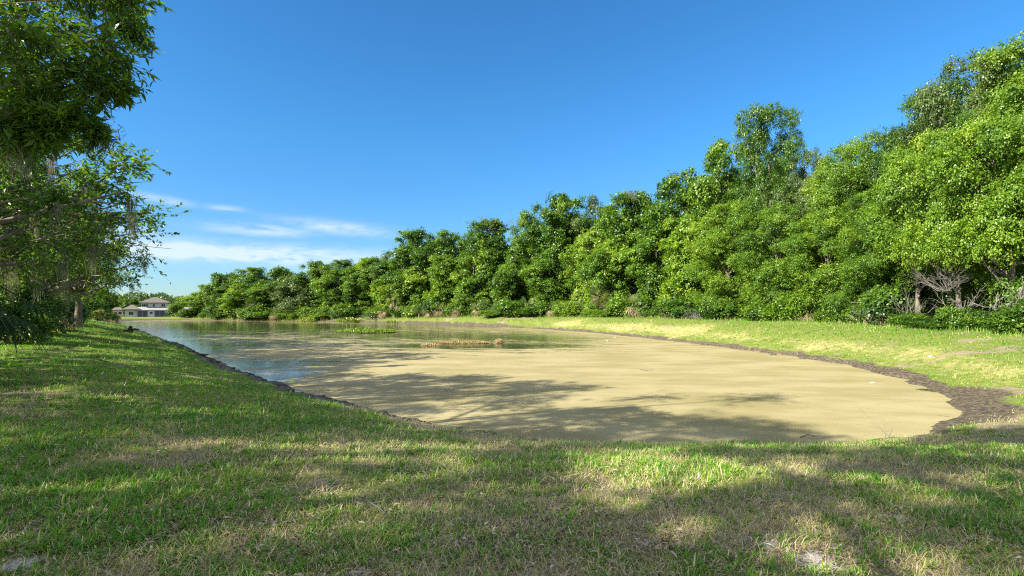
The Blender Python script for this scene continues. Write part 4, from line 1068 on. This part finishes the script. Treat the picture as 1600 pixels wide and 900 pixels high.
for px, D, k, h, w, lab, nm in ((153, 105, 'yellowbush', 2.6, 1.8, 'pale yellow rounded bush on the far lawn left of the house', 'bush'),
                            (168, 125, 'darkbush', 2.6, 1.8, 'dark clipped hedge bush between yellow bush and house', 'bush'),
                            (178, 128, 'darkbush', 2.2, 1.5, 'dark low hedge bush nearest the house', 'bush'),
                            (272, 156, 'bush', 4.2, 1.9, 'rounded green bush at the right corner of the white house', 'bush'),
                            (279, 158, 'darkbush', 3.6, 1.8, 'darker bush right of the rounded bush by the house', 'bush'),
                            (290, 154, 'bush', 2.0, 2.0, 'low bush in front of the pink house', 'bush'),
                            (134, 118, 'bush', 2.2, 2.5, 'green bush left of the yellow bush', 'bush')):
    x, y = at(px, D); plant_bush(k, x, y, h, w, lab)
# distant trees behind the houses
for i, (px, D, h, w, lab) in enumerate(((186, 230, 9, 8, 'distant tree behind the low pinkish house'), (160, 215, 11, 9, 'distant tree left of the white house'), (205, 225, 7.5, 8, 'distant tree behind the white house roof'),
        (268, 235, 6.5, 6, 'distant low tree right of the white house roof'), (282, 240, 7.2, 7, 'distant tree above the pink house'), (298, 225, 6.6, 7, 'distant tree at the left foot of the wood'), (130, 200, 10, 10, 'distant tree behind the end of the left row'), (250, 260, 6, 9, 'faint distant tree behind the house'))):
    x, y = at(px, D); cme, tme, H0, R0 = PROTO['round_oak']
    r = thing('oak_tree', lab, 'tree', (x, y, ground_z(x, y)-.3), i*1.1)
    for nm, me_ in (('crown', cme), ('trunk', tme)):
        o = link(nm, me_, r); o.scale = (w/2/R0, w/2/R0, h/H0)
# norfolk pine
x, y = at(230.5, 215); z = ground_z(x, y); hh = CAMZ+(HORY-459)/FPX*y-z
npn = thing('pine_tree', 'small pointed pine rising behind the house roof', 'tree', (x, y, z))
mb = MB(); mb.tube([(0, 0, 0), (0, 0, hh*.5), (0, 0, hh)], [.18, .12, .03], 6); mb.build('trunk', M['bark'], npn)
Vs = []; rgp = np.random.default_rng(2)
for k_ in range(14):
    z0 = hh*(.35+.65*k_/14); rad = 1.6*(1-k_/14.5)
    for j in range(7):
        a = j*.9+k_*.4; dv_ = np.array([math.cos(a), math.sin(a), .12])
        for t in np.linspace(.15, 1, 8): Vs.append(np.array([0, 0, z0])+dv_*rad*t)
C = np.array(Vs); C = np.repeat(C, 3, 0); n = len(C); dv = norm(rgp.normal(0, 1, (n, 3))); nr = norm(rgp.normal(0, 1, (n, 3)))
V, Q = leaf_quads(C, dv, nr, rgp.uniform(.25, .4, n), rgp.uniform(.1, .2, n))
link('crown', new_mesh('crown', V, Q, None, dict(tint=np.full(len(V), .3)), False, M['dusky']), npn)
# far-off tree line closing the horizon
Vs = []; rgf = np.random.default_rng(17)
n = 90000; a = rgf.uniform(-1.3, .6, n); rr_ = rgf.uniform(420, 470, n)
hgt = 9+8*fbm(a*60, a*0+1, 6, 3); zz = .5+hgt*rgf.random(n)**.7
C = np.stack([np.sin(a)*rr_, np.cos(a)*rr_, zz], -1); dv = norm(rgf.normal(0, 1, (n, 3))); nr = norm(rgf.normal(0, .6, (n, 3))+np.array([0, -.6, .5]))
V, Q = leaf_quads(C, dv, nr, rgf.uniform(1.0, 2.0, n), rgf.uniform(.8, 1.5, n))
tag(link('distant_woods', new_mesh('distant_woods', V, Q, None, dict(tint=np.repeat(rgf.uniform(.2, .6, n), 4)), False, M['dusky'])), 'distant woods along the horizon', 'woods', kind='stuff')

# ---------------------------------------------------------------- things in and by the pond
def clump_leaves(rg, n, rx, ry, h, L, asp=.5, up=.8, edge=.0):
    a = rg.uniform(0, 6.28, n); r = np.sqrt(rg.random(n)); x_ = np.cos(a)*r*rx; y_ = np.sin(a)*r*ry
    prof = (1-r**2)**.6
    z_ = h*prof*rg.uniform(.2, 1.05, n)*(.55+.9*fbm(x_*1.2+9, y_*1.2+4, 2, 3))
    C = np.stack([x_, y_, z_], -1); dv = norm(rg.normal(0, 1, (n, 3))+np.array([0, 0, up])); nr = norm(rg.normal(0, .7, (n, 3))+np.array([0, 0, .8]))
    LL = rg.uniform(*L, n); return leaf_quads(C, dv, nr, LL, LL*asp, .2, .1)
rg = np.random.default_rng(21)
x, y = unproj(571, 519.5)
V, Q = clump_leaves(rg, 9000, 3.6, 2.6, .42, (.12, .28), .45)
mo = thing('weed_mound', 'low bright green mound of weeds standing in the pond', 'plants', (x, y, 0))
link('foliage', new_mesh('foliage', V, Q, None, dict(tint=np.repeat(np.clip(rg.normal(.3, .2, len(Q)), 0, 1), 4)), False, M['weed']), mo)
bs = MB(); V_, F_ = lump(rg, 1); bs.add(V_*np.array([3.7, 3.4, .12]), F_); bs.build('mud_base', M['mud'], mo, True)
def mat_island(label, px0, px1, py, D_r, h, n, seed):
    rg_ = np.random.default_rng(seed); x0, y0 = unproj(px0, py); x1, _ = unproj(px1, py)
    V, Q = clump_leaves(rg_, n, (x1-x0)/2, D_r, h, (.05, .13), .5, .9)
    o = link('floating_mat', new_mesh('floating_mat', V, Q, None, dict(tint=np.repeat(rg_.random(len(Q)), 4)), False, M['strawmat']))
    o.location = ((x0+x1)/2, y0, -.01)
    return tag(o, label, 'floating plants')
mat_island('long tan mat of dead plants floating in the middle of the pond', 680, 768, 536, 1.2, .16, 22000, 4)
mat_island('small straw clump floating right of the long tan mat', 772, 786, 536, .5, .28, 900, 5)
mat_island('small straw clump at the far left bank in front of the house', 160, 176, 503, 2.0, .5, 700, 6)
mat_island('pale straw strip at the near end of the tan mat', 655, 690, 540, .5, .12, 900, 9)
for (px, py, rx, ry, h, n, lab) in ((481, 503.0, 1.9, 1.3, .7, 420, 'patch of pale yellow-green weeds by the far bank, smaller of two'),
                             (546, 503.5, 2.9, 1.5, .75, 700, 'patch of pale yellow-green weeds by the far bank, larger of two'),
                             (612, 506, 1.2, .8, .5, 90, 'sparse weeds in the water right of the larger weed patch')):
    x, y = unproj(px, py); V, Q = clump_leaves(rg, n, rx, ry, h, (.35, .7), .3, 1.5)
    o = link('water_weeds', new_mesh('water_weeds', V, Q, None, dict(tint=np.repeat(np.clip(rg.normal(.5, .22, len(Q)), 0, 1), 4)), False, M['weed'])); o.location = (x, y, 0)
    tag(o, lab, 'water plants')
def stick(name, label, pts, r, mat, forks=0, cat='stick'):
    mb = MB(); pts = np.array(pts, float); mb.tube(pts, np.linspace(r, r*.4, len(pts)), 6)
    rg_ = np.random.default_rng(len(label))
    for _ in range(forks):
        i_ = rg_.integers(1, len(pts)-1); d_ = pts[i_+1]-pts[i_]; e = pts[i_]+d_*.8+rg_.normal(0, .5, 3)*np.linalg.norm(d_)*np.array([1, 1, .5])
        mb.tube([pts[i_], (pts[i_]+e)/2, e], [r*.6, r*.5, r*.2], 5)
    c = pts.mean(0)
    for v in mb.v: v -= c
    o = mb.build(name, mat, None, True); o.location = tuple(c); return tag(o, label, cat)
def gp(px, py, z=1.2, dz=.015):
    for _ in range(6):
        x, y = unproj(px, py, z); z = ground_z(x, y)
    return (x, y, z+dz)
stick('stick', 'bent grey stick lying on the lawn left of centre', [gp(572, 790, dz=.05), gp(580, 798, dz=.06), gp(592, 803, dz=.05), gp(608, 815, dz=.03)], .009, M['deadwood'], 1)
stick('stick', 'thin dark stick on the lawn near the right edge', [gp(1562, 774, dz=.04), gp(1580, 770, dz=.05), gp(1602, 768, dz=.06)], .008, M['bark'], 1)
def wp_(px, py, z=.01): x, y = unproj(px, py); return (x, y, z)
stick('floating_stick', 'reddish twig floating on the algae in the middle of the pond', [wp_(1000, 578), wp_(1010, 579, .02), wp_(1022, 578)], .02, M['bark'], 0)
stick('floating_twigs', 'dark forked twigs floating near the front right shore', [wp_(1250, 684), wp_(1262, 681, .03), wp_(1272, 683, .02), wp_(1280, 681)], .010, M['bark'], 3)
stick('reed', 'thin dry stalk standing at the front shore, right of centre', [wp_(1382, 690, -.02), wp_(1384, 683, .10), wp_(1379, 674, .30)], .006, M['deadwood'], 2)
stick('reed', 'thin upright twig standing in the water at the front shore', [wp_(1108, 697, -.05), wp_(1109, 697, .10), wp_(1108.5, 697, .19)], .005, M['bark'], 0)
def rock(name, label, p, s, mat, seed, cat='stone'):
    V_, F_ = lump(np.random.default_rng(seed), 1); mb = MB(); mb.add(V_*np.array(s), F_); o = mb.build(name, mat, None, True); o.location = p; return tag(o, label, cat)
M['whitestone'] = noisy('pale stone', (.55, .53, .50), (.75, .73, .70), 8, .8)
M['white'] = principled('white litter', (.85, .86, .85), .4)[0]
rock('stone', 'flat pale stone lying on the lawn left of centre', gp(487, 847, dz=.0), (.075, .04, .022), M['whitestone'], 3)
rock('litter', 'white scrap floating on the right part of the pond', wp_(1363, 598.5, .02), (.10, .08, .035), M['white'], 4, 'litter')
rock('litter', 'small white scrap on the dark mud of the right bank', gp(1453, 580, .4), (.07, .06, .05), M['white'], 5, 'litter')
rock('litter', 'white speck on the far mud bank right of the tan mat', gp(911, 514.3, .3, .05), (.28, .2, .2), M['white'], 6, 'litter')
rock('litter', 'pale object floating right of the tan mat', wp_(949, 533, .03), (.10, .08, .06), M['whitestone'], 7, 'litter')
rock('litter', 'second pale object floating farther right of the tan mat', wp_(961, 527.5, .03), (.10, .08, .05), M['whitestone'], 8, 'litter')
x, y, z = gp(203, 522, .1, 0)
st = MB(); st.tube([(0, 0, -.1), (0, 0, .25), (.1, 0, .5)], [.22, .17, .10], 8); st.tube([(0, 0, .1), (.35, .1, .25), (.7, .1, .2)], [.12, .09, .05], 6)
st.tube([(0, 0, .1), (-.3, -.1, .15), (-.55, -.1, .05)], [.12, .08, .04], 6)
o = st.build('stump', M['mud'], None, True); o.location = (x, y, max(z, 0)); tag(o, 'dark stump with roots at the left water edge', 'stump')
x, y, z = gp(178, 514, .1, 0)
rock('stump', 'small dark snag poking from the water at the far left', (x+1, y, .0), (.35, .3, .45), M['mud'], 11, 'stump')
